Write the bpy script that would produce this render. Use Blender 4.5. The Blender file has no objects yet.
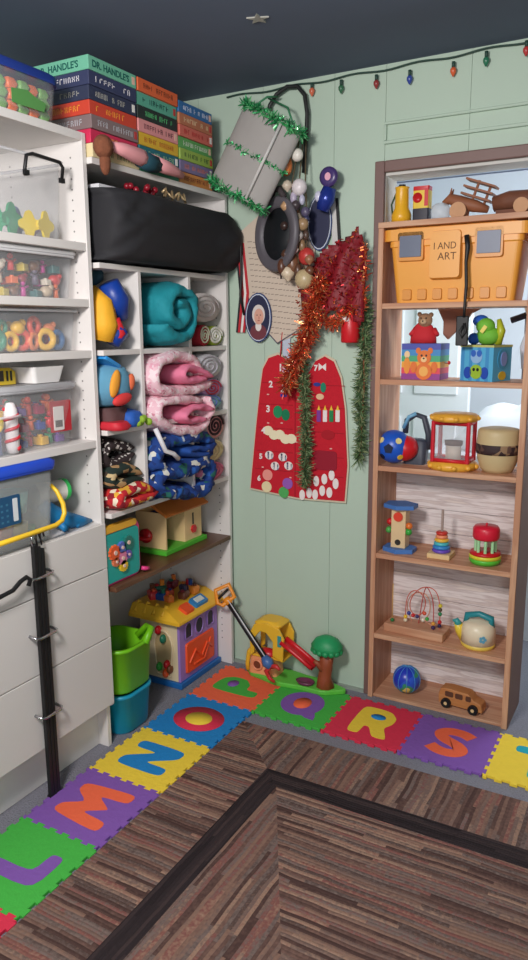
import bpy, bmesh, math, random
from mathutils import Vector, Matrix, noise
random.seed(7)
SC = bpy.context.scene
COL = SC.collection
PI = math.pi
# ---------------- camera ----------------
cam_d = bpy.data.cameras.new('camera'); cam = bpy.data.objects.new('camera', cam_d); COL.objects.link(cam)
cam_d.sensor_fit = 'VERTICAL'; cam_d.sensor_height = 24; cam_d.lens = 740.86/960*24
cam.matrix_world = Matrix.Translation((1.680, -2.6656, 1.513)) @ Matrix.Rotation(0.50722, 4, 'Z') @ Matrix.Rotation(1.36998, 4, 'X') @ Matrix.Rotation(-0.006414, 4, 'Z')
cam_d.clip_start = .05
SC.camera = cam
# ---------------- light and exposure ----------------
def lin(c): return tuple(((x/255)/12.92 if x/255 <= .04045 else ((x/255+.055)/1.055)**2.4) for x in c)
W = bpy.data.worlds.new('world'); SC.world = W; W.use_nodes = True
W.node_tree.nodes['Background'].inputs[0].default_value = (.62, .68, .85, 1)
W.node_tree.nodes['Background'].inputs[1].default_value = .6
def area(name, loc, target, size, power, col, size_y=None):
    l = bpy.data.lights.new(name, 'AREA'); l.energy = power; l.color = col; l.size = size
    if size_y: l.shape = 'RECTANGLE'; l.size_y = size_y
    o = bpy.data.objects.new(name, l); COL.objects.link(o); o.location = loc
    o.rotation_euler = (Vector(target)-Vector(loc)).to_track_quat('-Z', 'Y').to_euler(); return o
area('room_lamp_light', (.75, -2.45, 2.1), (.5, -.2, .7), .35, 38, (1, .95, .93))
area('rear_fill_light', (2.2, -4.2, 1.6), (.2, -.4, 1.0), 1.6, 30, (.92, .93, 1), 1.4)  # broad fill light behind the camera; no window is modelled there
area('far_room_light', (1.6, .9, 2.3), (1.1, 2.0, .6), .8, 26, (.93, .96, 1))
area('far_ceiling_fill', (2.4, 1.2, 1.3), (1.2, 2.2, 2.5), .8, 30, (.9, .95, 1))  # unseen light added to brighten the far room's ceiling
SC.view_settings.view_transform = 'Standard'; SC.view_settings.look = 'None'; SC.view_settings.gamma = 1
SC.view_settings.exposure = 0.2
# ---------------- materials ----------------
MC = {}
def mat(rgb, rough=.6, metal=0, n=0, ns=20, bump=0, alpha=1, key=None, clear=0, spec=.5):
    k = (tuple(rgb), rough, metal, n, ns, bump, alpha, clear)
    if k in MC: return MC[k]
    m = bpy.data.materials.new(key or 'surface'); m.use_nodes = True
    t = m.node_tree; b = t.nodes['Principled BSDF']; c = lin(rgb)
    b.inputs['Base Color'].default_value = (*c, 1); b.inputs['Roughness'].default_value = rough
    b.inputs['Metallic'].default_value = metal; b.inputs['Alpha'].default_value = alpha
    b.inputs['Coat Weight'].default_value = clear
    if n or bump:
        tc = t.nodes.new('ShaderNodeTexCoord'); nz = t.nodes.new('ShaderNodeTexNoise')
        nz.inputs['Scale'].default_value = ns; nz.inputs['Detail'].default_value = 4
        t.links.new(tc.outputs['Object'], nz.inputs['Vector'])
        if n:
            mx = t.nodes.new('ShaderNodeMix'); mx.data_type = 'RGBA'
            mx.inputs[6].default_value = (*[x*(1-n) for x in c], 1); mx.inputs[7].default_value = (*[min(1, x*(1+n)) for x in c], 1)
            t.links.new(nz.outputs['Fac'], mx.inputs[0]); t.links.new(mx.outputs[2], b.inputs['Base Color'])
        if bump:
            bp = t.nodes.new('ShaderNodeBump'); bp.inputs['Strength'].default_value = bump; bp.inputs['Distance'].default_value = .01
            t.links.new(nz.outputs['Fac'], bp.inputs['Height']); t.links.new(bp.outputs[0], b.inputs['Normal'])
    MC[k] = m; return m
def pattern(cols, scale=14, rough=.85, stretch=(1, 1, 1), kind='voronoi', metal=0, bump=.2):
    """cells or bands of several colours: printed cloth, wood grain, labels"""
    m = bpy.data.materials.new('patterned'); m.use_nodes = True; t = m.node_tree; b = t.nodes['Principled BSDF']
    b.inputs['Roughness'].default_value = rough; b.inputs['Metallic'].default_value = metal
    tc = t.nodes.new('ShaderNodeTexCoord'); mp = t.nodes.new('ShaderNodeMapping'); mp.inputs['Scale'].default_value = stretch
    t.links.new(tc.outputs['Object'], mp.inputs[0])
    r = t.nodes.new('ShaderNodeValToRGB'); r.color_ramp.interpolation = 'CONSTANT' if kind != 'smooth' else 'LINEAR'
    e = r.color_ramp.elements
    for i, (p, c) in enumerate(cols):
        el = e[i] if i < 2 else e.new(p)
        el.position = p; el.color = (*lin(c), 1)
    if kind == 'voronoi':
        v = t.nodes.new('ShaderNodeTexVoronoi'); v.inputs['Scale'].default_value = scale
        t.links.new(mp.outputs[0], v.inputs['Vector']); s = t.nodes.new('ShaderNodeSeparateColor')
        t.links.new(v.outputs['Color'], s.inputs[0]); out = s.outputs[0]
    else:
        v = t.nodes.new('ShaderNodeTexNoise'); v.inputs['Scale'].default_value = scale; v.inputs['Detail'].default_value = 3
        t.links.new(mp.outputs[0], v.inputs['Vector']); out = v.outputs['Fac']
    t.links.new(out, r.inputs[0]); t.links.new(r.outputs[0], b.inputs['Base Color'])
    if bump:
        bp = t.nodes.new('ShaderNodeBump'); bp.inputs['Strength'].default_value = bump; bp.inputs['Distance'].default_value = .004
        t.links.new(out, bp.inputs['Height']); t.links.new(bp.outputs[0], b.inputs['Normal'])
    return m
def stripes(axis, width, cols, jitter=.35):
    """woven rug: a colour per strip, each strip broken along its length"""
    m = bpy.data.materials.new('woven strips'); m.use_nodes = True; t = m.node_tree; b = t.nodes['Principled BSDF']
    b.inputs['Roughness'].default_value = .95; b.inputs['Specular IOR Level'].default_value = .15
    tc = t.nodes.new('ShaderNodeTexCoord'); sp = t.nodes.new('ShaderNodeSeparateXYZ'); t.links.new(tc.outputs['Object'], sp.inputs[0])
    def mth(op, a, bb):
        n = t.nodes.new('ShaderNodeMath'); n.operation = op
        for i, q in enumerate((a, bb)):
            if isinstance(q, (int, float)): n.inputs[i].default_value = q
            elif q is not None: t.links.new(q, n.inputs[i])
        return n.outputs[0]
    u, w = (sp.outputs[0], sp.outputs[1]) if axis == 'x' else (sp.outputs[1], sp.outputs[0])
    wob = t.nodes.new('ShaderNodeTexNoise'); wob.inputs['Scale'].default_value = 5; t.links.new(tc.outputs['Object'], wob.inputs['Vector'])
    uu = mth('ADD', u, mth('MULTIPLY', wob.outputs['Fac'], .02))
    q = mth('DIVIDE', uu, width); fl = mth('FLOOR', q, None)
    wn0 = t.nodes.new('ShaderNodeTexWhiteNoise'); wn0.noise_dimensions = '1D'; t.links.new(fl, wn0.inputs['W'])
    seg = mth('FLOOR', mth('ADD', mth('MULTIPLY', w, 3.2), mth('MULTIPLY', wn0.outputs[0], 9.)), None)
    cv = t.nodes.new('ShaderNodeCombineXYZ'); t.links.new(fl, cv.inputs[0]); t.links.new(seg, cv.inputs[1])
    wn = t.nodes.new('ShaderNodeTexWhiteNoise'); wn.noise_dimensions = '2D'; t.links.new(cv.outputs[0], wn.inputs['Vector'])
    nz = t.nodes.new('ShaderNodeTexNoise'); nz.inputs['Scale'].default_value = 90; nz.inputs['Detail'].default_value = 2
    t.links.new(tc.outputs['Object'], nz.inputs['Vector'])
    f = mth('ADD', mth('MULTIPLY', wn.outputs[0], .75), mth('MULTIPLY', nz.outputs['Fac'], .25))
    r = t.nodes.new('ShaderNodeValToRGB'); e = r.color_ramp.elements
    for i, (p, c) in enumerate(cols):
        el = e[i] if i < 2 else e.new(p)
        el.position = p; el.color = (*lin(c), 1)
    t.links.new(f, r.inputs[0]); t.links.new(r.outputs[0], b.inputs['Base Color'])
    bp = t.nodes.new('ShaderNodeBump'); bp.inputs['Strength'].default_value = .35; bp.inputs['Distance'].default_value = .005
    fr = mth('FRACT', q, None); t.links.new(mth('ADD', mth('SINE', mth('MULTIPLY', fr, PI), None), f), bp.inputs['Height'])
    t.links.new(bp.outputs[0], b.inputs['Normal'])
    return m
WHITE = (226, 222, 218)
mw = mat(WHITE, .45, n=.03, ns=3); mwd = mat((150, 146, 144), .8)
mblk = mat((22, 22, 24), .5); mchr = mat((200, 200, 205), .2, 1)
mclear = mat((225, 228, 232), .12, alpha=.13); mfrost = mat((215, 218, 222), .3, alpha=.34)
mpine = pattern([(0, (204, 154, 120)), (.45, (190, 136, 104)), (.6, (212, 166, 132)), (.8, (168, 114, 86))], 5, .55, (6, 6, .5), 'smooth', bump=0)
mpineh = pattern([(0, (204, 154, 120)), (.45, (190, 136, 104)), (.6, (212, 166, 132)), (.8, (168, 114, 86))], 5, .55, (.5, 6, 6), 'smooth', bump=0)
BR, YE, RE, OR, GR, BL, PU, TE, PK = (120, 72, 40), (240, 196, 40), (206, 30, 40), (240, 96, 44), (60, 172, 66), (30, 84, 190), (128, 78, 176), (20, 160, 176), (236, 110, 160)
def pl(c, r=.35): return mat(c, r)
# ---------------- mesh builder ----------------
WALLT = Matrix.Rotation(PI/2, 4, 'X')                                   # (a,b,c) -> x=a, z=b, y=-c : faces the room from the back wall
SIDET = Matrix(((0, 0, 1, 0), (1, 0, 0, 0), (0, 1, 0, 0), (0, 0, 0, 1)))  # (a,b,c) -> y=a, z=b, x=c : faces the room from the left wall
def TR(x=0, y=0, z=0): return Matrix.Translation((x, y, z))
def RX(a): return Matrix.Rotation(math.radians(a), 4, 'X')
def RY(a): return Matrix.Rotation(math.radians(a), 4, 'Y')
def RZ(a): return Matrix.Rotation(math.radians(a), 4, 'Z')
class MB:
    def __init__(s, T=None): s.v = []; s.f = []; s.mi = []; s.mats = []; s.sm = []; s.T = T or Matrix()
    def add(s, vs, fs, m, smooth=False):
        o = len(s.v); s.v += [s.T @ Vector(v) for v in vs]
        if m not in s.mats: s.mats.append(m)
        k = s.mats.index(m)
        for f in fs: s.f.append([i+o for i in f]); s.mi.append(k); s.sm.append(smooth)
        return s
    def box(s, x0, x1, y0, y1, z0, z1, m):
        return s.add([(x, y, z) for x in (x0, x1) for y in (y0, y1) for z in (z0, z1)],
              [(0, 1, 3, 2), (4, 6, 7, 5), (0, 4, 5, 1), (2, 3, 7, 6), (0, 2, 6, 4), (1, 5, 7, 3)], m)
    def cbox(s, c, d, m): return s.box(c[0]-d[0]/2, c[0]+d[0]/2, c[1]-d[1]/2, c[1]+d[1]/2, c[2]-d[2]/2, c[2]+d[2]/2, m)
    def prism(s, poly, h0, h1, m, smooth=False):
        n = len(poly); a = sum(poly[i][0]*poly[(i+1) % n][1]-poly[(i+1) % n][0]*poly[i][1] for i in range(n))
        if a < 0: poly = poly[::-1]
        return s.add([(*p, h0) for p in poly]+[(*p, h1) for p in poly],
              [list(range(n))[::-1], list(range(n, 2*n))]+[(i, (i+1) % n, n+(i+1) % n, n+i) for i in range(n)], m, smooth)
    def lathe(s, prof, m, n=24, c=(0, 0, 0), sx=1, sy=1, cap=True):
        vs = []; fs = []
        for r, z in prof: vs += [(c[0]+sx*r*math.cos(2*PI*k/n), c[1]+sy*r*math.sin(2*PI*k/n), c[2]+z) for k in range(n)]
        for i in range(len(prof)-1):
            for k in range(n): fs.append((i*n+k, i*n+(k+1) % n, (i+1)*n+(k+1) % n, (i+1)*n+k))
        if cap: fs.append(list(range(n))[::-1]); fs.append([(len(prof)-1)*n+k for k in range(n)])
        return s.add(vs, fs, m, True)
    def cyl(s, p, q, r, m, r2=None, n=16):
        p, q = Vector(p), Vector(q); r2 = r if r2 is None else r2
        d = (q-p).normalized(); a = d.orthogonal().normalized(); b = d.cross(a)
        vs = [c+(a*math.cos(2*PI*k/n)+b*math.sin(2*PI*k/n))*rr for c, rr in ((p, r), (q, r2)) for k in range(n)]
        s.add(vs, [(k, (k+1) % n, n+(k+1) % n, n+k) for k in range(n)], m, True)
        return s.add(vs, [list(range(n))[::-1], list(range(n, 2*n))], m)
    def ball(s, c, r, m, n=14, k=9):
        if not hasattr(r, '__len__'): r = (r, r, r)
        vs = [(c[0], c[1], c[2]-r[2])]
        for i in range(1, k):
            a = PI*i/k
            vs += [(c[0]+r[0]*math.sin(a)*math.cos(2*PI*j/n), c[1]+r[1]*math.sin(a)*math.sin(2*PI*j/n), c[2]-r[2]*math.cos(a)) for j in range(n)]
        vs.append((c[0], c[1], c[2]+r[2])); fs = [(0, 1+(j+1) % n, 1+j) for j in range(n)]
        for i in range(k-2): fs += [(1+i*n+j, 1+i*n+(j+1) % n, 1+(i+1)*n+(j+1) % n, 1+(i+1)*n+j) for j in range(n)]
        L = len(vs)-1; o = 1+(k-2)*n; fs += [(L, o+j, o+(j+1) % n) for j in range(n)]
        return s.add(vs, fs, m, True)
    def tube(s, pts, r, m, n=8, closed=False):
        P = [Vector(p) for p in pts]; L = len(P); vs = []; up = None
        for i, p in enumerate(P):
            a = P[(i-1) % L] if closed or i else P[0]; b = P[(i+1) % L] if closed or i < L-1 else P[-1]
            d = (b-a).normalized()
            if up is None: up = d.orthogonal().normalized()
            up = (up-d*up.dot(d)); up = up.normalized() if up.length > 1e-6 else d.orthogonal().normalized()
            w = d.cross(up); rr = r[i] if hasattr(r, '__len__') else r
            vs += [p+(up*math.cos(2*PI*k/n)+w*math.sin(2*PI*k/n))*rr for k in range(n)]
        fs = [(i*n+k, i*n+(k+1) % n, ((i+1) % L)*n+(k+1) % n, ((i+1) % L)*n+k) for i in range(L if closed else L-1) for k in range(n)]
        if not closed: fs += [list(range(n))[::-1], [(L-1)*n+k for k in range(n)]]
        return s.add(vs, fs, m, True)
    def rr(s, rings, m, c=(0, 0), q=5, cap=True, smooth=True):
        """loft of rounded rectangles: rings of (z, half x, half y, corner radius)"""
        vs = []; N = 4*(q+1)
        for z, hx, hy, r in rings:
            r = min(r, hx*.999, hy*.999)
            for k, (sx, sy) in enumerate(((1, 1), (-1, 1), (-1, -1), (1, -1))):
                for j in range(q+1):
                    a = (k+j/q)*PI/2
                    vs.append((c[0]+sx*(hx-r)+r*math.cos(a), c[1]+sy*(hy-r)+r*math.sin(a), z))
        fs = [(i*N+k, i*N+(k+1) % N, (i+1)*N+(k+1) % N, (i+1)*N+k) for i in range(len(rings)-1) for k in range(N)]
        s.add(vs, fs, m, smooth)
        if cap:
            s.add(vs[:N], [list(range(N))[::-1]], m); s.add(vs[-N:], [list(range(N))], m)
        return s
    def text(s, body, size, depth, m, c=(0, 0, 0), off=0, sx=1):
        cu = bpy.data.curves.new('lettering', 'FONT'); cu.body = body; cu.size = size; cu.extrude = depth/2; cu.offset = off
        cu.align_x = 'CENTER'; cu.align_y = 'CENTER'; cu.resolution_u = 4
        o = bpy.data.objects.new('lettering', cu); COL.objects.link(o)
        me = bpy.data.meshes.new_from_object(o.evaluated_get(bpy.context.evaluated_depsgraph_get()))
        vs = [v.co.copy() for v in me.vertices]; fs = [list(p.vertices) for p in me.polygons]
        bpy.data.objects.remove(o); bpy.data.curves.remove(cu); bpy.data.meshes.remove(me)
        if not vs: return s
        mx = (min(v.x for v in vs)+max(v.x for v in vs))/2; my = (min(v.y for v in vs)+max(v.y for v in vs))/2
        return s.add([((v.x-mx)*sx+c[0], v.y-my+c[1], v.z+c[2]) for v in vs], fs, m)
    def build(s, name, parent=None, label=None, cat=None, group=None, kind=None, loc=None, rz=0, bevel=0, sub=0, solid=0):
        me = bpy.data.meshes.new(name); me.from_pydata([tuple(v) for v in s.v], [], s.f)
        for m in s.mats: me.materials.append(m)
        me.polygons.foreach_set('material_index', s.mi); me.polygons.foreach_set('use_smooth', s.sm)
        me.update()
        o = bpy.data.objects.new(name, me); COL.objects.link(o)
        if parent: o.parent = parent
        elif loc is None and not kind == 'structure':
            xs = [v.co.x for v in me.vertices]; ys = [v.co.y for v in me.vertices]; zs = [v.co.z for v in me.vertices]
            c = Vector(((min(xs)+max(xs))/2, (min(ys)+max(ys))/2, min(zs))); me.transform(Matrix.Translation(-c)); o.location = c
        if loc is not None: o.location = loc
        if rz: o.rotation_euler.z = math.radians(rz)
        if bevel:
            b = o.modifiers.new('bevel', 'BEVEL'); b.width = bevel; b.segments = 2; b.limit_method = 'ANGLE'; b.angle_limit = .7
        if sub: b = o.modifiers.new('sub', 'SUBSURF'); b.levels = b.render_levels = sub
        tag(o, label, cat, group, kind); return o
def tag(o, label=None, cat=None, group=None, kind=None):
    for k, v in (('label', label), ('category', cat), ('group', group), ('kind', kind)):
        if v: o[k] = v
def thing(name, loc, label, cat, group=None, rz=0):
    o = bpy.data.objects.new(name, None); COL.objects.link(o); o.empty_display_size = .05
    o.location = loc; o.rotation_euler.z = math.radians(rz); tag(o, label, cat, group); return o
def copy_tree(o, parent=None, **kw):
    c = o.copy(); COL.objects.link(c); c.parent = parent
    for ch in list(o.children): copy_tree(ch, c)
    return c
def S(name, mb, bevel=0): return mb.build(name, kind='structure', bevel=bevel)
# ================= SETTING =================
mwall = mat((182, 202, 184), .55, n=.05, ns=2.2)
mcarpet = mat((132, 132, 142), .95, n=.35, ns=160, bump=.8)
mceil = mat((92, 104, 124), .9, n=.08, ns=3)
mtrim = mat((120, 92, 86), .5, n=.06, ns=8)
mfar = mat((226, 230, 236), .7)
CZ = 2.44
S('floor', MB().box(-.6, 3.5, -4.5, 3.2, -.1, 0, mcarpet))
S('ceiling', MB().box(-.6, 3.5, -4.5, .2, CZ, CZ+.1, mceil))
b = MB(); x = -.45
while x < .665-.001:                                                   # grooved wall boards
    x1 = min(x+.305, .667); b.box(x+.0007, x1-.0007, .083, .2, 0, CZ, mwall); x = x1
b.box(-.45, .667, .087, .19, 0, CZ, mwall)
x = .667
while x < 1.8: b.box(x+.0007, min(x+.305, 1.8)-.0007, .083, .2, 2.072, CZ, mwall); x += .305
b.box(.667, 1.8, .087, .19, 2.072, CZ, mwall); b.box(1.8, 3.5, .083, .2, 0, CZ, mwall)
S('wall_back', b)
S('wall_left', MB().box(-.6, -.45, -4.5, 3.2, 0, CZ, mwall))
S('wall_right', MB().box(3.4, 3.5, -4.5, 3.2, 0, CZ, mwall))
S('wall_front', MB().box(-.6, 3.5, -4.6, -4.5, 0, CZ, mwall))
b = MB(); b.box(.637, .674, .063, .083, 0, 2.112, mtrim); b.box(.674, 1.83, .063, .083, 2.072, 2.112, mtrim); b.box(1.79, 1.83, .063, .083, 0, 2.072, mtrim)
S('trim_1', b, .004)
b = MB(); mj = mat((206, 204, 198), .6); b.box(.667, .675, .083, .2, 0, 2.07, mj); b.box(.675, 1.79, .083, .2, 2.062, 2.072, mj); b.box(1.785, 1.8, .083, .2, 0, 2.07, mj)
S('trim_2', b)
b = MB(); b.box(.665, 1.8, .071, .083, 2.17, 2.182, mwall); b.box(.665, 1.8, .071, .083, 2.235, 2.245, mwall); b.box(.665, .675, .071, .083, 2.182, 2.235, mwall)
S('trim_3', b, .003)
b = MB(); b.box(-.45, .637, .066, .083, 0, .012, mat((150, 160, 150), .6)); S('baseboard_back', b)
# far room seen through the doorway
S('wall_far', MB().box(-.45, 3.5, 3.1, 3.2, 0, 2.6, mfar))
b = MB(); b.add([(-.45, .2, 2.36), (3.4, .2, 2.36), (3.4, 3.2, 2.62), (-.45, 3.2, 2.62)], [(0, 1, 2, 3)], mat((214, 222, 236), .8)); b.box(-.45, 3.4, .2, 3.2, 2.66, 2.7, mfar)
S('trim_4', b)
b = MB(); mf = mat((240, 242, 244), .5)
b.box(.9, 1.8, 3.05, 3.1, 1.0, 1.95, mf); b.box(.95, 1.75, 3.03, 3.05, 1.05, 1.9, mat((34, 40, 62), .3)); b.box(1.33, 1.37, 3.01, 3.05, 1.05, 1.9, mf)
S('window_1', b)
b = MB(); b.box(-.3, .55, 2.0, 2.05, 0, 2.05, mf)
for z in (.2, 1.1): b.box(-.2, .12, 1.985, 2.0, z, z+.75, mf); b.box(.2, .48, 1.985, 2.0, z, z+.75, mf)
S('door_1', b, .006)
# ================= FLOOR COVERING =================
T = .305; TEETH = 6
def edge_curve(ax, i, j):
    """jigsaw edge from grid node (i,j) along axis ax, tabs toward +normal"""
    pts = []; p = T/TEETH; h = .011
    for k in range(TEETH):
        a = k*p; seq = [(a, 0), (a+p*.26, 0), (a+p*.2, h), (a+p*.8, h), (a+p*.74, 0)]
        pts += seq
    pts.append((T, 0)); ox, oy = i*T, j*T
    return [(ox+u, oy+v-h/2) if ax == 'x' else (ox+v-h/2, oy+u) for u, v in pts]
LET = {'P': [(-.6, -1), (-.12, -1), (-.12, -.42), (.3, -.38), (.66, -.05), (.7, .5), (.45, .9), (.05, 1), (-.6, 1)],
 'R': [(-.7, -1), (-.22, -1), (-.2, -.38), (.0, -.4), (.3, -1), (.86, -1), (.5, -.25), (.72, .1), (.74, .55), (.45, .92), (.1, 1), (-.7, 1)],
 'L': [(-.6, 1), (-.12, 1), (-.12, -.52), (.68, -.52), (.68, -.98), (-.6, -.98)],
 'M': [(-.98, -.95), (-.5, -.95), (-.42, .12), (-.02, -.55), (.04, -.55), (.42, .12), (.5, -.95), (.98, -.95), (.78, .95), (.38, .95), (0, .3), (-.38, .95), (-.78, .95)],
 'N': [(-.78, -.92), (-.32, -.92), (-.32, .1), (.3, -.92), (.78, -.92), (.78, .92), (.32, .92), (.32, -.1), (-.3, .92), (-.78, .92)],
 'T': [(-.22, -.95), (.24, -.95), (.24, .5), (.8, .5), (.8, .95), (-.8, .95), (-.8, .5), (-.22, .5)],
 'K': [(-.7, -1), (-.25, -1), (-.25, -.2), (.25, -1), (.8, -1), (.1, .05), (.75, 1), (.2, 1), (-.25, .25), (-.25, 1), (-.7, 1)]}
q_ = [(.85*math.cos(a), .92*math.sin(a)) for a in [math.radians(d) for d in range(-30, 296, 12)]]
LET['Q'] = q_+[(.55, -.95), (.9, -.98), (.86, -.72)]
c_ = [(.62, .52), (.3, .72), (-.2, .72), (-.5, .45), (-.3, .12), (.25, -.1), (.52, -.42), (.25, -.72), (-.25, -.72), (-.62, -.48)]
for _ in range(3): c_ = [c_[0]]+[(c_[i][0]*f+c_[i+1][0]*(1-f), c_[i][1]*f+c_[i+1][1]*(1-f)) for i in range(len(c_)-1) for f in (.75, .25)]+[c_[-1]]
def off_(P, w):
    out = []
    for i, p in enumerate(P):
        a, b_ = P[max(i-1, 0)], P[min(i+1, len(P)-1)]; d = Vector((b_[0]-a[0], b_[1]-a[1])).normalized(); out.append((p[0]-d.y*w, p[1]+d.x*w))
    return out
LET['S'] = off_(c_, .24)+off_(c_, -.24)[::-1]
def tile(i, j, ch, ct, cl, cc, rot, label, hole=None):
    a = edge_curve('x', i, j); r = edge_curve('y', i+1, j); t = edge_curve('x', i, j+1); l = edge_curve('y', i, j)
    poly = a[:-1]+r[:-1]+t[::-1][:-1]+l[::-1][:-1]
    poly = [poly[0]]+[q for k, q in enumerate(poly[1:]) if (Vector(q)-Vector(poly[k])).length > 1e-4]
    cx, cy = (i+.5)*T, (j+.5)*T
    root = thing('foam_tile', (cx, cy, 0), label, 'foam tile', 'alphabet foam tiles along the wall')
    foam = mat(ct, .85, n=.06, ns=60, bump=.25); lf = mat(cl, .85, n=.05, ns=60, bump=.25)
    b = MB(TR(-cx, -cy, 0)); b.prism(poly, 0, .0105, foam); b.build('tile_mat', root, bevel=.0012)
    b = MB(RZ(rot)); D = .0006
    if ch == 'O':
        b.lathe([(.0, .011), (.105, .011), (.105, .011+D*2), (.0, .011+D*2)], lf, 32, sx=.85); b.build('letter', root)
    else:
        P_ = LET[ch]
        if ch != 'Q':
            for f_ in ((.16,) if ch == 'S' else (.16, .25)): P_ = [(P_[k][0]*g+P_[(k+1) % len(P_)][0]*(1-g), P_[k][1]*g+P_[(k+1) % len(P_)][1]*(1-g)) for k in range(len(P_)) for g in (1-f_, f_)]
        b.prism([(x*.105, y*.105) for x, y in P_], .0103, .0115, lf); b.build('letter', root)
    if hole:
        hx, hy, hr, hs = hole; b = MB(RZ(rot)); b.lathe([(.0, .0), (hr, .0), (hr, .0024), (0, .0024)], mat(cc, .85, n=.05, ns=60), 24, (hx, hy, .0108), sx=hs); b.build('letter_center', root)
TG, TP, TY, TB, TO, TR_, TPK = (66, 178, 66), (128, 84, 170), (238, 206, 60), (20, 128, 196), (240, 104, 66), (216, 44, 74), (236, 200, 44)
tile(0, -6, 'K', TR_, (60, 170, 70), None, 90, 'red foam tile cut off at the left picture edge, beside the green L tile')
tile(0, -5, 'L', TG, TP, None, 90, 'green foam tile with a purple letter L')
tile(0, -4, 'M', TP, TO, None, 90, 'purple foam tile with an orange letter M, at the foot of the black pole')
tile(0, -3, 'N', TY, TB, None, 90, 'yellow foam tile with a blue letter N')
tile(0, -2, 'O', TB, TR_, TY, 90, 'blue foam tile with a red ring shaped letter O', (0, 0, .055, .85))
tile(0, -1, 'P', TO, TG, TP, 90, 'orange foam tile with a green letter P in the corner of the row', (.012, .034, .024, 1.2))
tile(1, -1, 'Q', TG, TP, TO, 0, 'green foam tile with a purple letter Q in front of the tree playset', (0, .0, .045, .8))
tile(2, -1, 'R', TR_, TY, TB, 0, 'red foam tile with a yellow letter R below the ball shelf', (.008, .04, .02, 1.5))
tile(3, -1, 'S', TP, TO, None, 0, 'purple foam tile with an orange letter S in front of the wooden car')
tile(4, -1, 'T', TY, TE, None, 0, 'yellow foam tile with a teal letter at the right picture edge')
RC = [(.15, (78, 58, 54)), (.3, (110, 84, 76)), (.42, (136, 106, 92)), (.52, (112, 92, 86)), (.6, (154, 124, 106)), (.7, (126, 80, 74)), (.78, (118, 102, 96)), (.88, (84, 66, 62)), (.97, (144, 116, 100))]
RK = [(.1, (36, 30, 32)), (.5, (50, 42, 44)), (.8, (66, 54, 54)), (1, (40, 34, 36))]
sA, sB = stripes('y', .0115, RC), stripes('x', .0115, RC); kA, kB = stripes('y', .01, RK), stripes('x', .01, RK)
x0, x1, y0, y1 = .312, 2.75, -3.9, -.385
def ring(d): return [(x0+d, y1-d), (x0+d, y0+d), (x1-d, y0+d), (x1-d, y1-d)]
b = MB()
r0, r1, r2 = ring(0), ring(.235), ring(.315); ZT = .009
def strip(A, B, mk):
    for k in range(4):
        a, c, d, e = A[k], A[(k+1) % 4], B[(k+1) % 4], B[k]
        b.add([(*a, ZT), (*c, ZT), (*d, ZT), (*e, ZT)], [(0, 1, 2, 3)], mk[k % 2])
strip(r0, r1, (sA, sB)); strip(r1, r2, (kB, kA))
MIT = 1.8; cx, cy = (x0+x1)/2, (y0+y1)/2; hw = (x1-x0)/2-.315
P1, P2 = (cx, y1-.315-hw*MIT), (cx, y0+.315+hw*MIT)
for poly, m in (([r2[0], r2[1], P2, P1], sB), ([r2[1], r2[2], P2], sA), ([r2[2], r2[3], P1, P2], sB), ([r2[3], r2[0], P1], sA)):
    b.add([(*p, ZT) for p in poly], [list(range(len(poly)))], m)
for k in range(4):
    a, c = r0[k], r0[(k+1) % 4]; b.add([(*a, 0), (*c, 0), (*c, ZT), (*a, ZT)], [(0, 1, 2, 3)], sA)
b.build('rug', label='large brown striped woven rug with a dark border band on the grey carpet', cat='rug')
# ================= WHITE CABINET (left) =================
CX, CY = -.02, -.75
cab = thing('white_cabinet', (-.22, -1.15, 0), 'tall white cabinet with open shelves above three drawers, at the left', 'cabinet')
OFF = TR(.22, 1.15, 0)
mhole = mat((120, 118, 116), .9)
def panelset(name, boxes, parent, off, m=mw, holes=None, **k):
    b = MB(off)
    for q in boxes: b.box(*q, m)
    if holes:
        for (x, y, z, s) in holes: b.cyl((x, y, z), (x, y+s*.0006, z), .003, mhole, n=8)
    return b.build(name, parent, bevel=.0015, **k)
hl = [(xx, CY-.018, .93+.032*i, -1) for xx in (-.07, -.34) for i in range(36)]
panelset('side_panel', [(-.42, CX, CY-.018, CY, .17, 2.12), (-.42, -.04, CY-.018, CY, 0, .17)], cab, OFF, holes=hl)
panelset('side_panel', [(-.42, CX, -1.55, -1.532, 0, 2.12)], cab, OFF)
panelset('top_panel', [(-.42, CX, -1.532, CY-.018, 2.095, 2.12)], cab, OFF)
for z in (1.788, 1.612, 1.448, 1.148): panelset('shelf', [(-.41, CX-.003, -1.532, CY-.018, z-.025, z)], cab, OFF)
panelset('shelf', [(-.41, CX-.003, -1.532, CY-.018, .838, .858)], cab, OFF)
panelset('back_panel', [(-.42, -.41, -1.532, CY-.018, .1, 2.095)], cab, OFF)
panelset('kick_board', [(-.10, -.085, -1.532, CY-.018, 0, .16)], cab, OFF)
for i, (a, c) in enumerate(((.175, .432), (.436, .689), (.693, .853))):
    b = MB(OFF); b.box(CX-.016, CX+.002, -1.55, CY, a, c, mw); d = b.build('drawer_front', cab, bevel=.0015)
    hz = (.30, .57, .765)[i]; b = MB(OFF)
    b.tube([(CX+.002, -1.125, hz+.006), (CX+.028, -1.125, hz+.003), (CX+.034, -1.11, hz), (CX+.034, -1.045, hz), (CX+.028, -1.035, hz+.003), (CX+.002, -1.035, hz+.006)], .005, mchr); b.build('handle', d)
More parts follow.
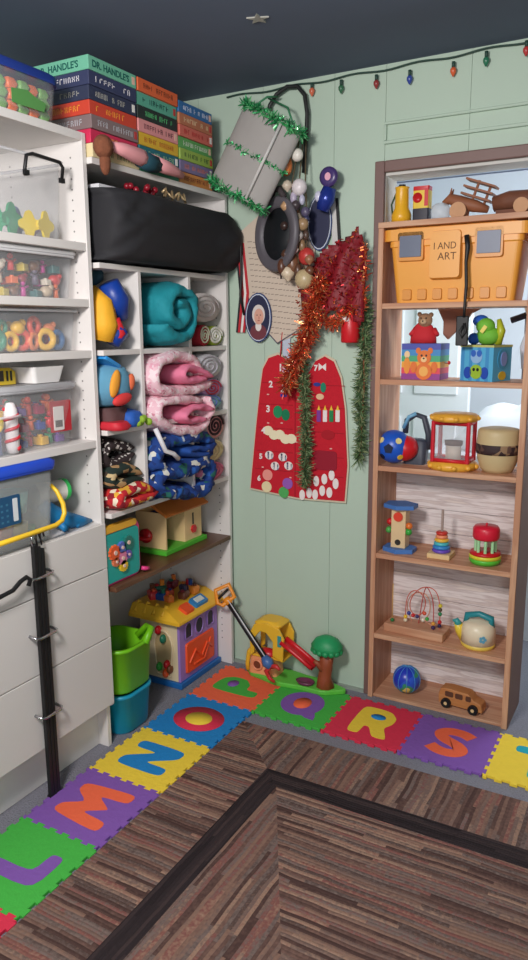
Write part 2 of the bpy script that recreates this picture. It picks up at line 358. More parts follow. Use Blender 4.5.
# black folded pole stuck down through the handles
p = thing('folded_pole', (CX+.016, -1.08, 0), 'long black folded metal pole pushed down through the cabinet drawer handles', 'pole')
for k, dy in enumerate((-.015, .0, .015)):
    b = MB(); b.box(-.008, .008, dy-.0065, dy+.0065, .0, .87-.01*k, mblk); b.build('tube_section', p, bevel=.002)
for dy in (-.018, .0, .018):
    b = MB(); b.tube([(0, dy, .86), (.002, dy-.006, .885), (.002, dy-.004, .9), (.002, dy+.006, .9), (.002, dy+.01, .885)], .0028, mchr if dy < 0 else mblk); b.build('hook', p)
b = MB(); b.box(-.009, .009, -.024, .024, 0, .012, mblk); b.build('foot', p)
b = MB(); b.tube([(CX+.03, -1.36, .745), (CX+.03, -1.25, .752), (CX+.03, -1.2, .757), (CX+.03, -1.17, .775), (CX+.03, -1.145, .782), (CX+.03, -1.13, .77), (CX+.03, -1.14, .752)], .007, mblk)
b.build('walking_cane', label='black cane hooked on the top drawer handle left of the pole', cat='cane')
# ================= SHELVING UNIT (corner) =================
UN = thing('white_shelving_unit', (-.2, -.35, 0), 'tall white cubbyhole shelving unit in the corner, with a brown board low down', 'shelving unit')
OF = TR(.2, .35, 0)
UR = .06
panelset('side_panel', [(-.40, -.06, -.748, -.736, 0, 2.03)], UN, OF)
hl = [(xx, UR-.018, .12+.032*i, -1) for xx in (-.05, -.33) for i in range(48)]
panelset('side_panel', [(-.40, 0, UR-.018, UR, 0, 2.03)], UN, OF, holes=hl)
panelset('back_panel', [(-.40, -.392, -.73, UR-.018, 0, 2.03)], UN, OF)
for z in (1.73, 1.447, 1.177, .885): panelset('shelf', [(-.392, -.002, -.735, UR-.018, z-.018, z)], UN, OF)
panelset('top_panel', [(-.40, .0, -.748, UR, 2.03, 2.05)], UN, OF)
for y in (-.53, -.225): panelset('divider', [(-.392, -.001, y-.009, y+.009, .885, 1.712)], UN, OF)
mbrd = pattern([(0, (112, 74, 50)), (.5, (92, 58, 40)), (.8, (130, 92, 66))], 4, .4, (6, .6, 6), 'smooth', bump=0)
panelset('brown_board', [(-.392, .004, -.735, UR-.018, .597, .615)], UN, OF, mbrd)
# ---- boxed games / large books on top ----
def marks(b, w, h, m, n, seed):
    """illegible spine lettering"""
    rnd = random.Random(seed); x = -w/2
    cw = w/n
    for k in range(n):
        if rnd.random() < .16: x += cw; continue
        hh = h*(.8+.2*rnd.random()); t = cw*.16
        b.box(x+.1*cw, x+.1*cw+t, -hh/2, hh/2, 0, .0006, m)
        if rnd.random() < .6: b.box(x+.1*cw, x+.75*cw, hh/2-t, hh/2, 0, .0006, m)
        if rnd.random() < .6: b.box(x+.1*cw, x+.75*cw, -t/2, t/2, 0, .0006, m)
        if rnd.random() < .5: b.box(x+.75*cw-t, x+.75*cw, -hh/2, hh/2, 0, .0006, m)
        x += cw
ST = [(-.627, .236, [('cream', (222, 206, 160), (60, 110, 80)), ('magenta', (206, 44, 84), (240, 170, 90)), ('grey brown', (132, 112, 112), (190, 190, 196)), ('red orange', (208, 70, 50), (240, 160, 60)),
       ('dark navy', (50, 56, 82), (170, 168, 160)), ('navy', (56, 62, 96), (226, 222, 228)), ('mint green', (116, 190, 160), (20, 92, 84))]),
      (-.388, .232, [('green', (36, 128, 96), (170, 220, 150)), ('dark teal', (28, 104, 116), (150, 190, 150)), ('yellow', (222, 178, 50), (176, 96, 40)), ('pink', (226, 150, 150), (110, 60, 70)),
       ('black', (38, 48, 46), (90, 190, 120)), ('turquoise', (92, 170, 146), (40, 90, 84)), ('orange', (226, 104, 60), (120, 60, 40))]),
      (-.155, .224, [('tan orange', (214, 140, 76), (120, 50, 40)), ('purple grey', (120, 110, 150), (200, 120, 110)), ('lime green', (150, 180, 80), (50, 80, 50)), ('leaf green', (96, 166, 92), (210, 220, 200)),
       ('salmon', (214, 110, 96), (180, 50, 50)), ('orange brown', (190, 118, 86), (230, 200, 160)), ('blue', (52, 110, 170), (214, 220, 236))])]
for si, (yc, w, lst) in enumerate(ST):
    z = 2.05
    for k, (cn, c, tcol) in enumerate(lst):
        h = .0425 if si < 2 else .0405
        pos = ('bottom of', 'second from bottom in', 'third from bottom in', 'middle of', 'third from top in', 'second from top in', 'top of')[k]
        jx = random.Random(si*9+k).uniform(-.004, .003)
        o = thing('board_book_box', (-.13+jx, yc, z), f'{cn} boxed book set, {pos} the {("left", "middle", "right")[si]} stack above the shelves', 'book', 'boxed books stacked on the shelving unit')
        b = MB(); b.box(-.13, .13, -w/2+.001, w/2-.001, .0004, h-.0004, mat(c, .5, n=.04)); b.build('box_cover', o, bevel=.002)
        mt = mat(tcol, .5); b = MB(TR(.1301, 0, h/2) @ SIDET)
        if si == 0 and k == 6: b.text("DR. HANDLE'S", .028, .0006, mt, (-.01, 0, .0004), off=.0006)
        else: marks(b, w*.74, h*.42, mt, (12, 10, 14, 11, 13, 9, 12)[k], si*10+k)
        b.T = TR(.1301, 0, h/2) @ SIDET
        b.build('spine_lettering', o); b = MB(TR(.1301, 0, h/2) @ SIDET)
        if (si*7+k) % 2 == 0 or si == 2: b.cbox((w*.43, 0, .0003), (w*.06, h*.55, .0008), mat(((236, 190, 170), (240, 236, 230), (190, 60, 60))[k % 3], .5)); b.build('spine_emblem', o)
        if si == 0:
            b = MB(TR(0, -w/2+.0009, h/2) @ WALLT)
            if k == 6: b.text("DR. HANDLE'S", .028, .0006, mt, (0, 0, .0004), off=.0006)
            else: marks(b, .19, h*.42, mt, 11, k+60)
            b.build('end_lettering', o)
        z += h
# doll lying on the shelf edge below the books : pink legs in teal shorts, brown hair
d = thing('rag_doll', (.03, -.5, 2.05), 'pink limbed doll with brown hair lying along the shelf edge under the books', 'doll')
msk = mat((232, 160, 164), .7)
b = MB(); b.tube([(.0, .02, .03), (.01, .09, .022), (.01, .15, .016), (.0, .2, .014)], [.026, .024, .017, .012], msk); b.build('leg', d)
b = MB(); b.tube([(.0, -.2, .04), (.01, -.14, .036), (.01, -.06, .03), (.0, -.02, .028)], [.012, .022, .028, .026], msk); b.build('body', d)
b = MB(); b.tube([(.0, -.04, .03), (.005, .0, .022), (.0, .05, .024)], [.03, .031, .028], mat((24, 70, 84), .8)); b.build('shorts', d)
b = MB(); b.ball((-.0, -.225, .03), (.03, .035, .036), mat((126, 74, 50), .9, n=.3, ns=60, bump=.6)); b.ball((.0, -.22, -.015), (.016, .02, .04), mat((126, 74, 50), .9, n=.3, ns=60, bump=.6)); b.build('hair', d)
# things under the top panel, on the black bag
b = MB(); rnd = random.Random(3)
b.box(-.25, .0, -.72, -.6, 1.962, 1.975, mat((214, 214, 218), .5)); b.build('white_tray', label='white tray edge lying on the black bag beside the cabinet', cat='tray')
r0_ = thing('bead_necklace', (.0, -.50, 1.966), 'string of dark red beads lying on the black bag', 'necklace')
for k in range(12):
    b = MB(); b.ball((rnd.uniform(-.03, .03), -.06+k*.0105, .014+rnd.uniform(0, .022)), .011, mat((140, 24, 40), .3)); b.build('bead', r0_)
b = MB(TR(.02, -.34, 1.972))
pts = [(.01*math.sin(k*1.3), -.07+k*.008, .018+.016*math.sin(k*1.9)) for k in range(20)]
b.tube(pts, .005, mat((226, 196, 150), .3, .6)); b.build('gold_ribbon', label='curly gold ribbon lying on the black bag', cat='ribbon')
# ---- cloth helpers ----
def fold(path, t, x0, x1, m, name='blanket', wob=.006, ny=20, sect=14, seed=0, T=None, sub=0):
    """a thick folded or rolled cloth: ribbon following path (y,z), running from x0 to x1 in depth"""
    P = []
    for i in range(len(path)-1):
        a, c = Vector(path[i]), Vector(path[i+1]); n = max(1, int((c-a).length/.012))
        P += [a+(c-a)*k/n for k in range(n)]
    P.append(Vector(path[-1])); n = len(P)
    for _ in range(6): P = [P[0]]+[(P[i-1]+P[i]*2+P[i+1])/4 for i in range(1, n-1)]+[P[-1]]
    vs = []; xc, hx = (x0+x1)/2, (x1-x0)/2
    for i, p in enumerate(P):
        d = (P[min(i+1, n-1)]-P[max(i-1, 0)]).normalized(); nn = Vector((-d.y, d.x))
        e = min(i, n-1-i); tt = t*(1 if e > 2 else (.45, .8, .95)[e])
        for k in range(sect):
            a = 2*PI*k/sect; ca, sa = math.cos(a), math.sin(a)
            u = abs(ca)**.35*(1 if ca > 0 else -1); v = abs(sa)**.7*(1 if sa > 0 else -1)
            q = Vector((xc+hx*u, p.x+nn.x*tt*v, p.y+nn.y*tt*v))
            q += noise.noise_vector(q*22+Vector((seed, seed*3, 0)))*wob
            q += noise.noise_vector(q*60+Vector((seed, 0, 0)))*wob*.4; vs.append(q)
    fs = [(i*sect+k, i*sect+(k+1) % sect, (i+1)*sect+(k+1) % sect, (i+1)*sect+k) for i in range(n-1) for k in range(sect)]
    fs += [list(range(sect))[::-1], [(n-1)*sect+k for k in range(sect)]]
    b = MB(T); b.add(vs, fs, m, True); return b
def spiral(c, ry, rz, turns, t, a0=0, inner=.2):
    pts = []; N = int(turns*16)
    for i in range(N+1):
        f = i/N; a = a0+f*turns*2*PI; s = 1-(1-inner)*f
        pts.append((c[0]+ry*s*math.cos(a), c[1]+rz*s*math.sin(a)))
    return pts
mteal = mat((22, 140, 152), .8, n=.12, ns=30, bump=.5)
fold(spiral((-.345, 1.583), .125, .113, 1.75, .03, -2.6, .22), .026, -.30, .055, mteal, wob=.014).build('rolled_blanket', label='puffy teal rolled blanket in the middle cubby under the black bag', cat='blanket', bevel=0)
mpink = pattern([(0, (238, 196, 206)), (.55, (246, 224, 228)), (.85, (232, 170, 188)), (.95, (212, 140, 158))], 95)
mpk2 = mat((236, 132, 164), .85, n=.1, ns=40, bump=.4)
def blanket(parts, label, group=None, name='folded_blanket'):
    r = thing(name, parts[0][7], label, 'blanket', group); loc = Vector(parts[0][7])
    for path, t, x0, x1, m, nm, wob, _ in parts:
        fold(path, t, x0, x1, m, wob=wob, T=TR(*-loc)).build(nm, r)
    return r
L1 = (-.15, -.37, 1.18)
blanket([([(-.19, 1.335), (-.23, 1.40), (-.34, 1.42), (-.45, 1.40), (-.497, 1.35), (-.47, 1.30), (-.35, 1.28), (-.2, 1.285), (-.13, 1.30)], .023, -.3, .035, mpink, 'outer_layer', .008, L1),
         ([(-.13, 1.325), (-.22, 1.36), (-.30, 1.375), (-.345, 1.35), (-.30, 1.32), (-.18, 1.318)], .016, -.28, .044, mpk2, 'pink_lining', .006, L1)],
        'pale pink patterned blanket with rose lining, folded over, upper one of the pink pair', 'pink baby blankets in the middle cubby')
L2 = (-.15, -.35, 1.10)
blanket([([(-.2, 1.235), (-.35, 1.255), (-.47, 1.25), (-.505, 1.215), (-.46, 1.17), (-.36, 1.135), (-.24, 1.12), (-.15, 1.16), (-.13, 1.21), (-.16, 1.245)], .02, -.26, .045, mpink, 'outer_layer', .009, L2),
         ([(-.15, 1.2), (-.2, 1.215), (-.3, 1.21), (-.36, 1.185), (-.3, 1.165), (-.2, 1.165)], .014, -.24, .053, mpk2, 'pink_lining', .006, L2)],
        'pale pink patterned blanket, crumpled and drooping, lower one of the pink pair', 'pink baby blankets in the middle cubby')
mblue = pattern([(0, (26, 66, 140)), (.45, (20, 52, 118)), (.66, (34, 90, 170)), (.8, (36, 110, 100)), (.87, (214, 214, 204)), (.93, (24, 40, 70)), (.97, (190, 200, 210))], 44)
mblu2 = mat((28, 76, 156), .85, n=.15, ns=30, bump=.4)
L3 = (-.12, -.33, .89)
blanket([([(-.12, 1.06), (-.2, 1.105), (-.35, 1.10), (-.47, 1.09), (-.5, 1.03), (-.42, .99), (-.28, .985), (-.15, 1.01), (-.11, 1.05)], .026, -.26, .035, mblue, 'upper_fold', .016, L3),
         ([(-.16, .985), (-.3, .965), (-.45, .985), (-.505, .94), (-.45, .905), (-.32, .885), (-.2, .865), (-.13, .9), (-.115, .955), (-.16, .985)], .026, -.22, .04, mblue, 'lower_fold', .018, L3),
         ([(-.17, 1.035), (-.25, 1.055), (-.33, 1.05), (-.27, 1.03), (-.17, 1.015)], .014, -.24, .046, mblu2, 'lining', .008, L3)],
        'blue sports print fleece blanket sagging over the cubby edge below the pink blankets')
b = MB(); b.tube([(.03, -.51, 1.16), (.045, -.495, 1.11), (.05, -.48, 1.075), (.055, -.44, 1.06), (.058, -.41, 1.035)], .009, mat((226, 226, 230), .8)); b.build('white_strap', label='white fabric strap dangling over the blue blanket', cat='strap')
RG = ((1, 0), (.66, 1), (.34, 0))
# right cubby column: rolled cloths, ends facing out
def roll(y, z, ry, rz, c1, c2, label, cat='blanket', x=-.01, name='rolled_cloth', rings=RG, grp='rolled cloths in the right cubbies'):
    o = thing(name, (x, y, z-rz), label, cat, grp)
    b = MB(TR(-.3, 0, rz) @ SIDET); b.lathe([(.85, 0), (1, .02), (1, .285), (.95, .3)], mat(c1, .85, n=.1, ns=30, bump=.3), 22, sx=ry, sy=rz); b.build('roll', o)
    b = MB(TR(.001, 0, rz) @ SIDET); tw = .0055 if rings != RG else .0035
    b.tube([(ry*(.88-.78*t/40)*math.cos(t*.42), rz*(.88-.78*t/40)*math.sin(t*.42), 0) for t in range(41)], tw, mat(c2, .85, n=.1, ns=40, bump=.3), n=6)
    b.build('inner_layer', o); return o
WG = (214, 208, 204)
roll(-.10, 1.60, .115, .058, WG, (190, 184, 182), 'white rolled blanket, uppermost in the right cubby column')
roll(-.03, 1.488, .058, .04, (150, 170, 50), (236, 236, 226), 'lime green and white rolled cloth in the top right cubby', rings=((1, 0), (.75, 1), (.5, 0), (.3, 1)))
roll(-.125, 1.49, .04, .042, (170, 34, 48), (214, 220, 190), 'dark red and white rolled cloth beside the teal blanket', x=.0)
roll(-.08, 1.365, .098, .05, (206, 206, 210), (184, 182, 190), 'grey white rolled blanket above the red dotted roll')
roll(-.06, 1.275, .075, .038, (190, 150, 196), (206, 70, 96), 'lilac rolled cloth with red dotted end in the right column')
roll(-.09, 1.215, .1, .036, (150, 206, 216), (110, 130, 200), 'light turquoise folded cloth just above the lower right shelf')
roll(-.045, 1.115, .07, .055, (226, 160, 160), (60, 40, 44), 'rolled cloth with a dark rim and pale pink centre', rings=((1, 0), (.98, 1), (.84, 0), (.5, 0)))
roll(-.14, 1.1, .028, .05, (214, 206, 206), (190, 180, 184), 'narrow pale rolled cloth left of the dark rimmed roll')
roll(-.07, 1.012, .09, .048, (232, 218, 170), (214, 196, 150), 'cream rolled cloth between the dark rimmed roll and the pink roll')
roll(-.07, .924, .09, .039, (226, 130, 160), (206, 110, 144), 'bright pink rolled cloth on the lowest right cubby shelf')
# left cubby column
r = thing('toy_backpack', (-.135, -.655, 1.45), 'yellow blue and red cloth bag in the top left cubby', 'bag')
mb_ = mat((20, 60, 150), .4, n=.2, ns=20, bump=.3)
b = MB(); b.tube([(.09, -.035, .03), (.1, -.03, .08), (.09, -.03, .15), (.05, -.03, .2)], [.04, .048, .042, .02], mat((240, 176, 40), .7, n=.1, bump=.4)); b.build('yellow_pouch', r)
b = MB(); b.tube([(.1, -.0, .22), (.11, .03, .16), (.11, .055, .1)], [.035, .045, .02], mb_); b.tube([(.1, .0, .02), (.11, .025, .06), (.1, .04, .09)], [.03, .04, .01], mb_); b.build('blue_flap', r)
b = MB(); b.tube([(.12, .0, .1), (.125, .02, .05), (.12, -.0, .02)], [.018, .022, .008], mat(RE, .7)); b.build('red_panel', r)
b = MB(); b.tube([(.04, -.06, .22), (.05, .0, .25), (.03, .02, .25)], [.03, .03, .015], mat((18, 60, 70), .8)); b.build('dark_top', r)
b = MB(TR(-.04, -.685, 1.405) @ RX(-25)); b.rr([(-.006, .04, .045, .012), (.006, .04, .045, .012)], mat((40, 140, 210), .4)); b.build('blue_book', label='small bright blue book tilted on top of the round fish bag', cat='book')
# round fish bag
f = thing('fish_bowl_bag', (-.08, -.655, 1.25), 'round light blue padded fish bowl bag in the second left cubby', 'bag')
b = MB(); b.lathe([(.03, .0), (.075, .012), (.1, .06), (.098, .1), (.08, .135), (.05, .145), (0, .147)], mat((96, 156, 186), .9, n=.12, bump=.3), 24, sy=.95); b.build('bowl', f)
b = MB()
b.T = TR(.092, -.045, .085) @ RX(70); b.ball((0, 0, 0), (.012, .05, .022), mat((236, 160, 50), .8)); b.T = TR(.1, -.02, .03) @ RX(10); b.ball((0, 0, 0), (.015, .05, .02), mat((220, 60, 60), .8)); b.build('felt_fish', f)
b = MB(); b.T = TR(.088, .045, .085) @ RX(80); b.ball((0, 0, 0), (.012, .03, .016), mat((226, 110, 70), .8)); b.build('felt_fish', f)
b = MB(TR(-.03, -.60, 1.178)); b.rr([(0, .05, .035, .02), (.02, .06, .045, .02), (.05, .05, .04, .03), (.06, .02, .02, .02)], mat((36, 92, 180), .7, n=.1, bump=.4)); b.build('blue_pouch', label='small blue cloth pouch beside the fish bowl bag', cat='pouch')
b = MB(TR(.0, -.70, 1.178)); b.rr([(0, .05, .035, .03), (.012, .055, .045, .03), (.028, .04, .035, .02)], mat((200, 36, 52), .6, n=.1, bump=.4)); b.build('red_pouch', label='flat red cloth pouch on the shelf under the fish bowl bag', cat='pouch')
b = MB(TR(-.0, -.615, 1.178))
for k in range(5): b.ball((.02+.01*math.sin(k*2), .02+k*.012, .012+.012*(k % 2)), (.014, .012, .014), mat((140, 176, 50), .7))
b.build('green_caterpillar', label='small lime green stuffed caterpillar at the front of the fish bag cubby', cat='toy')
b = MB(TR(-.1, -.655, 1.178)); b.rr([(0, .1, .06, .03), (.05, .1, .062, .03), (.071, .08, .055, .03)], mat((90, 60, 60), .8, n=.2, bump=.4)); b.build('brown_cushion', label='brown cloth bundle underneath the fish bowl bag', cat='bundle')
# lower-left fabrics
mdot = pattern([(0, (48, 36, 38)), (.9, (226, 220, 214))], 110)
mleaf = pattern([(0, (30, 46, 40)), (.4, (60, 50, 38)), (.6, (176, 140, 96)), (.75, (40, 66, 54)), (.9, (200, 176, 130))], 30, stretch=(1, 1, 2.2))
mred = pattern([(0, (190, 30, 44)), (.45, (206, 44, 40)), (.62, (232, 176, 60)), (.78, (240, 226, 200)), (.9, (140, 24, 40))], 48)
fold([(-.56, 1.09), (-.66, 1.12), (-.715, 1.09), (-.71, 1.05), (-.62, 1.045), (-.56, 1.07)], .022, -.3, -.03, mdot).build('folded_fabric', label='dark brown fabric with white dots, on top of the fabric pile', cat='fabric', group='folded fabrics in the lower left cubby')
fold([(-.56, 1.0), (-.63, 1.035), (-.71, 1.02), (-.72, .985), (-.62, .975), (-.555, .98)], .022, -.3, .0, mleaf).build('folded_fabric', label='dark green and brown leaf print fabric in the middle of the pile', cat='fabric', group='folded fabrics in the lower left cubby')
fold([(-.52, .935), (-.6, .96), (-.71, .945), (-.72, .915), (-.6, .91), (-.5, .92)], .021, -.3, .03, mred).build('folded_fabric', label='red and yellow flame print fabric at the bottom of the pile', cat='fabric', group='folded fabrics in the lower left cubby')
# black padded bag filling the compartment
def crumple(b, seed, a1, a2, s1=5, s2=16):
    for v in b.v: v += noise.noise_vector(v*s1+Vector((seed, 0, 0)))*a1+noise.noise_vector(v*s2+Vector((seed, 5, 0)))*a2
mbag = mat((34, 34, 38), .8, n=.1, ns=12, bump=.2)
b = MB(TR(-.10, -.36, 1.742) @ Matrix.Rotation(0, 4, 'X'))
hy = .385; rings = []
for k in range(15):
    t = k/14; z = .222*t; rings.append((z, .13+.035*math.sin(PI*t)**.5, hy-.012+.012*math.sin(PI*t), .05))
N0 = 22
vs = []
for (z, hx, hyy, r) in rings:
    for k in range(110):
        a = 2*PI*k/110; ca, sa = math.cos(a), math.sin(a)
        vs.append((hx*abs(ca)**.28*(1 if ca > 0 else -1), hyy*abs(sa)**.28*(1 if sa > 0 else -1)+.025*(hx > .14), z))
fs = [(i*110+k, i*110+(k+1) % 110, (i+1)*110+(k+1) % 110, (i+1)*110+k) for i in range(14) for k in range(110)]+[list(range(110))[::-1], [14*110+k for k in range(110)]]
b.add(vs, fs, mbag, True)
for v in b.v:
    if v.x > -.06:
        k_ = min(1, (v.x+.06)/.08); P_ = Vector((v.x*2, v.y*4+v.z*6, v.z*4))
        nz = noise.noise(P_)*.026+noise.noise(Vector((3, v.y*13-v.z*16, v.z*9)))*.014+abs(noise.noise(Vector((9, v.y*9+v.z*12, v.z*5))))*.02
        v.x += nz*k_+.012*k_; v.z += noise.noise(Vector((7, v.y*6, 2)))*.012*k_
        if v.x > .01: v.y += .045*k_*max(0, (v.y+.5)/.5)
bagr = thing('black_bag', (-.1, -.36, 1.732), 'wide black padded fabric bag stuffed in below the books', 'bag')
for v in b.v: v -= Vector((-.1, -.36, 1.732))
b.build('bag_body', bagr)
b = MB(); b.tube([(.16, .37, .2), (.175, .4, .12), (.17, .41, .0), (.17, .40, -.08), (.175, .42, -.16)], .005, mblk); b.build('hanging_cord', bagr)
# gear board toy and barn
g = thing('gear_board', (-.02, -.665, .616), 'turquoise toy gear board with pink rim standing on the brown board', 'toy', None)
mtq = mat((30, 170, 160), .4); mpks = mat((226, 60, 130), .4)
b = MB(TR(-.02, 0, .105) @ SIDET); b.rr([(-.02, .105, .1, .025), (.0, .112, .105, .03), (.01, .112, .105, .03)], mpks); b.build('rim', g)
b = MB(TR(-.009, 0, .1) @ SIDET); b.rr([(0, .1, .09, .02), (.006, .1, .09, .02)], mtq); b.build('face', g)
b = MB(TR(-.015, 0, .0) @ SIDET); b.rr([(-.01, .09, .012, .01), (.012, .09, .012, .01)], mat((236, 176, 50), .4), (0, .206)); b.build('top_edge', g)
for (gy, gz, gr, gc) in ((-.045, .12, .026, OR), (-.005, .13, .02, (90, 110, 190)), (.03, .14, .024, (40, 120, 110)), (-.04, .085, .016, (230, 120, 80)), (-.005, .09, .024, (226, 130, 170)), (.03, .095, .015, (110, 90, 180)), (0, .06, .02, YE)):
    b = MB(TR(-.003, gy, gz) @ SIDET)
    poly = []
    for k in range(24): a = 2*PI*k/24; rr_ = gr*(1.12 if k % 2 else .95); poly.append((rr_*math.cos(a), rr_*math.sin(a)))
    b.prism(poly, 0, .01, pl(gc)); ge_ = b.build('gear', g); b = MB(TR(-.003, gy, gz) @ SIDET); b.cyl((0, 0, .01), (0, 0, .013), gr*.32, pl((236, 206, 190))); b.build('hub', ge_)
b = MB(TR(.0, .105, .02)); b.tube([(0, 0, 0), (.01, .012, -.004), (.01, .03, -.008)], .008, mpks); b.build('crank', g)
bn = thing('toy_barn', (-.15, -.19, .615), 'wooden toy barn with green base and orange brown roof on the brown board', 'toy', None, rz=0)
mwd = mat((226, 194, 140), .6, n=.08, ns=12); mgb = pl((80, 180, 50), .5)
b = MB(); b.box(-.09, .09, -.16, .14, 0, .02, mgb); b.build('base', bn, bevel=.003)
b = MB(); b.box(-.075, -.065, -.13, .12, .02, .17, mwd); b.box(-.075, .075, -.14, -.13, .02, .17, mwd); b.box(-.075, .075, .11, .12, .02, .17, mwd); b.box(-.075, .075, -.005, .003, .02, .17, mwd)
b.box(.065, .075, .003, .11, .02, .17, mwd); b.box(.065, .075, -.13, -.005, .15, .17, mwd); b.box(-.06, -.05, -.12, -.01, .03, .15, mat((40, 60, 110), .6)); b.build('walls', bn, bevel=.001)
mrf = mat((206, 120, 50), .55, n=.1, ns=20)
b = MB(RZ(90)); b.T = Matrix(((0, 1, 0, 0), (1, 0, 0, 0), (0, 0, 1, 0), (0, 0, 0, 1)))
b.T = Matrix(((1, 0, 0, 0), (0, 0, -1, 0), (0, 1, 0, 0), (0, 0, 0, 1)))
b.prism([(-.1, .168), (0, .225), (.1, .168), (.095, .16), (0, .21), (-.095, .16)], -.14, .16, mrf); b.build('roof', bn)
b = MB(TR(.0752, .055, .085) @ SIDET); b.box(-.004, .004, 0, .05, 0, .002, mat((40, 40, 40), .6)); b.prism([(.018*math.cos(2*PI*k/6), .018*math.sin(2*PI*k/6)-.02) for k in range(6)], 0, .008, pl(RE)); b.build('door_latch', bn)
b = MB(TR(-.02, -.16, .06)); b.lathe([(.0, 0), (.03, .0), (.03, .01), (0, .01)], pl(RE), 16); b.T = TR(-.02, -.141, .07) @ WALLT; b.lathe([(0, 0), (.03, 0), (.03, .012), (0, .012)], pl(RE), 16); b.build('side_wheel', bn)
# bins on the floor
def bin_(name, x, y, z, r0, r1, h, c, label, handle=False):
    o = thing(name, (x, y, z), label, 'bin'); m = mat(c, .4, n=.04)
    b = MB(); b.rr([(0, r0*.9, r0*.9, r0*.55), (.012, r0, r0, r0*.6), (h-.015, r1, r1, r1*.6), (h-.012, r1*1.05, r1*1.05, r1*.62), (h, r1*1.05, r1*1.05, r1*.62), (h, r1*.93, r1*.93, r1*.57), (.02, r0*.92, r0*.92, r0*.55)], m, q=7); b.build('bucket', o)
    if handle:
        b = MB(); b.tube([(r1*.3, r1*.75, h-.012), (r1*.6, r1*.95, h+.025), (r1*.95, r1*.75, h+.03), (r1*1.0, r1*.3, h-.012)], .014, m); b.build('grip', o)
    return o
bin_('storage_bin', -.115, -.607, 0, .09, .1, .165, (20, 150, 186), 'turquoise round bin on the floor between the cabinet and the playhouse')
bin_('storage_bin', -.115, -.605, .167, .098, .107, .185, (116, 196, 26), 'lime green round bin standing on top of the turquoise bin', True)
# playhouse
h = thing('activity_playhouse', (-.17, -.122, 0), 'plastic activity playhouse with purple door side and yellow roof on the floor', 'playhouse'); h.scale = (.8, 1.1, 1.2)
mpu = mat((160, 126, 200), .4, n=.05); mcr = mat((226, 208, 170), .5, n=.05); myl = mat((238, 186, 50), .4, n=.05); morp = pl((240, 86, 40), .45)
b = MB(); b.box(-.145, .145, -.145, .145, 0, .022, pl((30, 104, 176))); b.build('base', h, bevel=.004)
b = MB(); b.box(.115, .13, -.135, .135, .022, .255, mpu)
b.build('purple_wall', h, bevel=.003)
b = MB(); b.box(-.13, .115, -.135, -.12, .022, .25, mcr); b.box(-.13, .115, .12, .135, .022, .25, mcr); b.box(-.13, -.115, -.12, .12, .022, .25, mcr); b.build('cream_wall', h, bevel=.003)
for yy, s in ((-.075, 1), (0, 1.25), (.08, 1)):
    b = MB(TR(.1305, yy, .205) @ SIDET); poly = [(-.022*1, -.03), (.022, -.03), (.022, .01)]+[(.022*math.cos(a*PI/6), .01+.02*math.sin(a*PI/6)) for a in range(1, 6)]+[(-.022, .01)]
    if s > 1: poly = [(.028*math.cos(a*PI/8), .032*math.sin(a*PI/8)-.005) for a in range(16)]
    b.prism(poly, 0, .0015, mat((50, 44, 60), .5)); b.tube([(p[0], p[1], .002) for p in poly], .004, mpu, closed=True); b.build('window', h)
b = MB(TR(.1305, .0, .1) @ SIDET); b.rr([(0, .1, .058, .01), (.01, .096, .055, .01)], morp); b.tube([(-.08, -.02, .01), (-.04, .02, .014), (0, -.02, .014), (.04, .02, .014), (.08, -.01, .01)], .006, morp); b.tube([(-.05, -.035, .01), (.02, -.035, .014), (.07, .03, .012)], .005, morp); b.build('orange_door', h, bevel=.001)
b = MB(TR(0, -.1355, .13) @ WALLT); poly = [(-.02, -.09), (.07, -.09), (.085, .02)]+[(.025+.06*math.cos(a*PI/8), .02+.06*math.sin(a*PI/8)) for a in range(1, 8)]+[(-.035, .02)]
b.prism(poly, 0, .001, mat((190, 166, 120), .6)); b.tube([(p[0], p[1], .002) for p in poly], .005, mcr, closed=True); b.build('side_arch', h)
for (a, c, col) in ((.0, .09, RE), (.03, .06, (40, 120, 90)), (.05, -.035, RE), (.0, -.05, GR), (.04, -.07, OR), (.07, -.05, BR)):
    b = MB(TR(a, -.142, .12+c)); b.ball((0, 0, 0), .017, pl(col)); b.build('activity_bead', h)
b = MB(); b.add([(.165, -.17, .262), (.165, .15, .262), (.05, .14, .3), (.05, -.15, .3), (.165, -.17, .25), (.165, .15, .25), (.05, .14, .286), (.05, -.15, .286)], [(0, 1, 2, 3), (7, 6, 5, 4), (0, 4, 5, 1), (1, 5, 6, 2), (2, 6, 7, 3), (3, 7, 4, 0)], myl)
b.add([(.165, -.17, .262), (.05, -.15, .3), (-.16, -.15, .3), (-.17, -.17, .262), (.165, -.17, .25), (.05, -.15, .286), (-.16, -.15, .286), (-.17, -.17, .25)], [(0, 1, 2, 3), (7, 6, 5, 4), (0, 4, 5, 1), (1, 5, 6, 2), (2, 6, 7, 3), (3, 7, 4, 0)], myl)
b.box(-.16, .05, -.15, .14, .286, .3, myl); b.build('roof', h, bevel=.004)
for k in range(4):
    b = MB(); b.cyl((-.13+.06*k, -.16, .27), (-.13+.06*k, -.13, .3), .012, myl); b.build('roof_ridge', h)
b = MB(TR(.11, .02, .279) @ RY(19)); b.rr([(0, .03, .045, .008), (.012, .028, .042, .008)], pl((50, 130, 190))); b.cbox((0, 0, .013), (.03, .05, .004), pl((220, 226, 220))); b.build('roof_button_panel', h)
b = MB(TR(.115, -.07, .277) @ RY(19)); b.rr([(0, .03, .03, .01), (.012, .028, .028, .01)], morp); b.build('roof_button', h)
rnd = random.Random(5)
PC = [(190, 40, 50), (30, 70, 140), (226, 120, 50), (110, 60, 40), (40, 110, 90), (220, 90, 60), (60, 60, 90), (236, 140, 50), (120, 30, 50)]
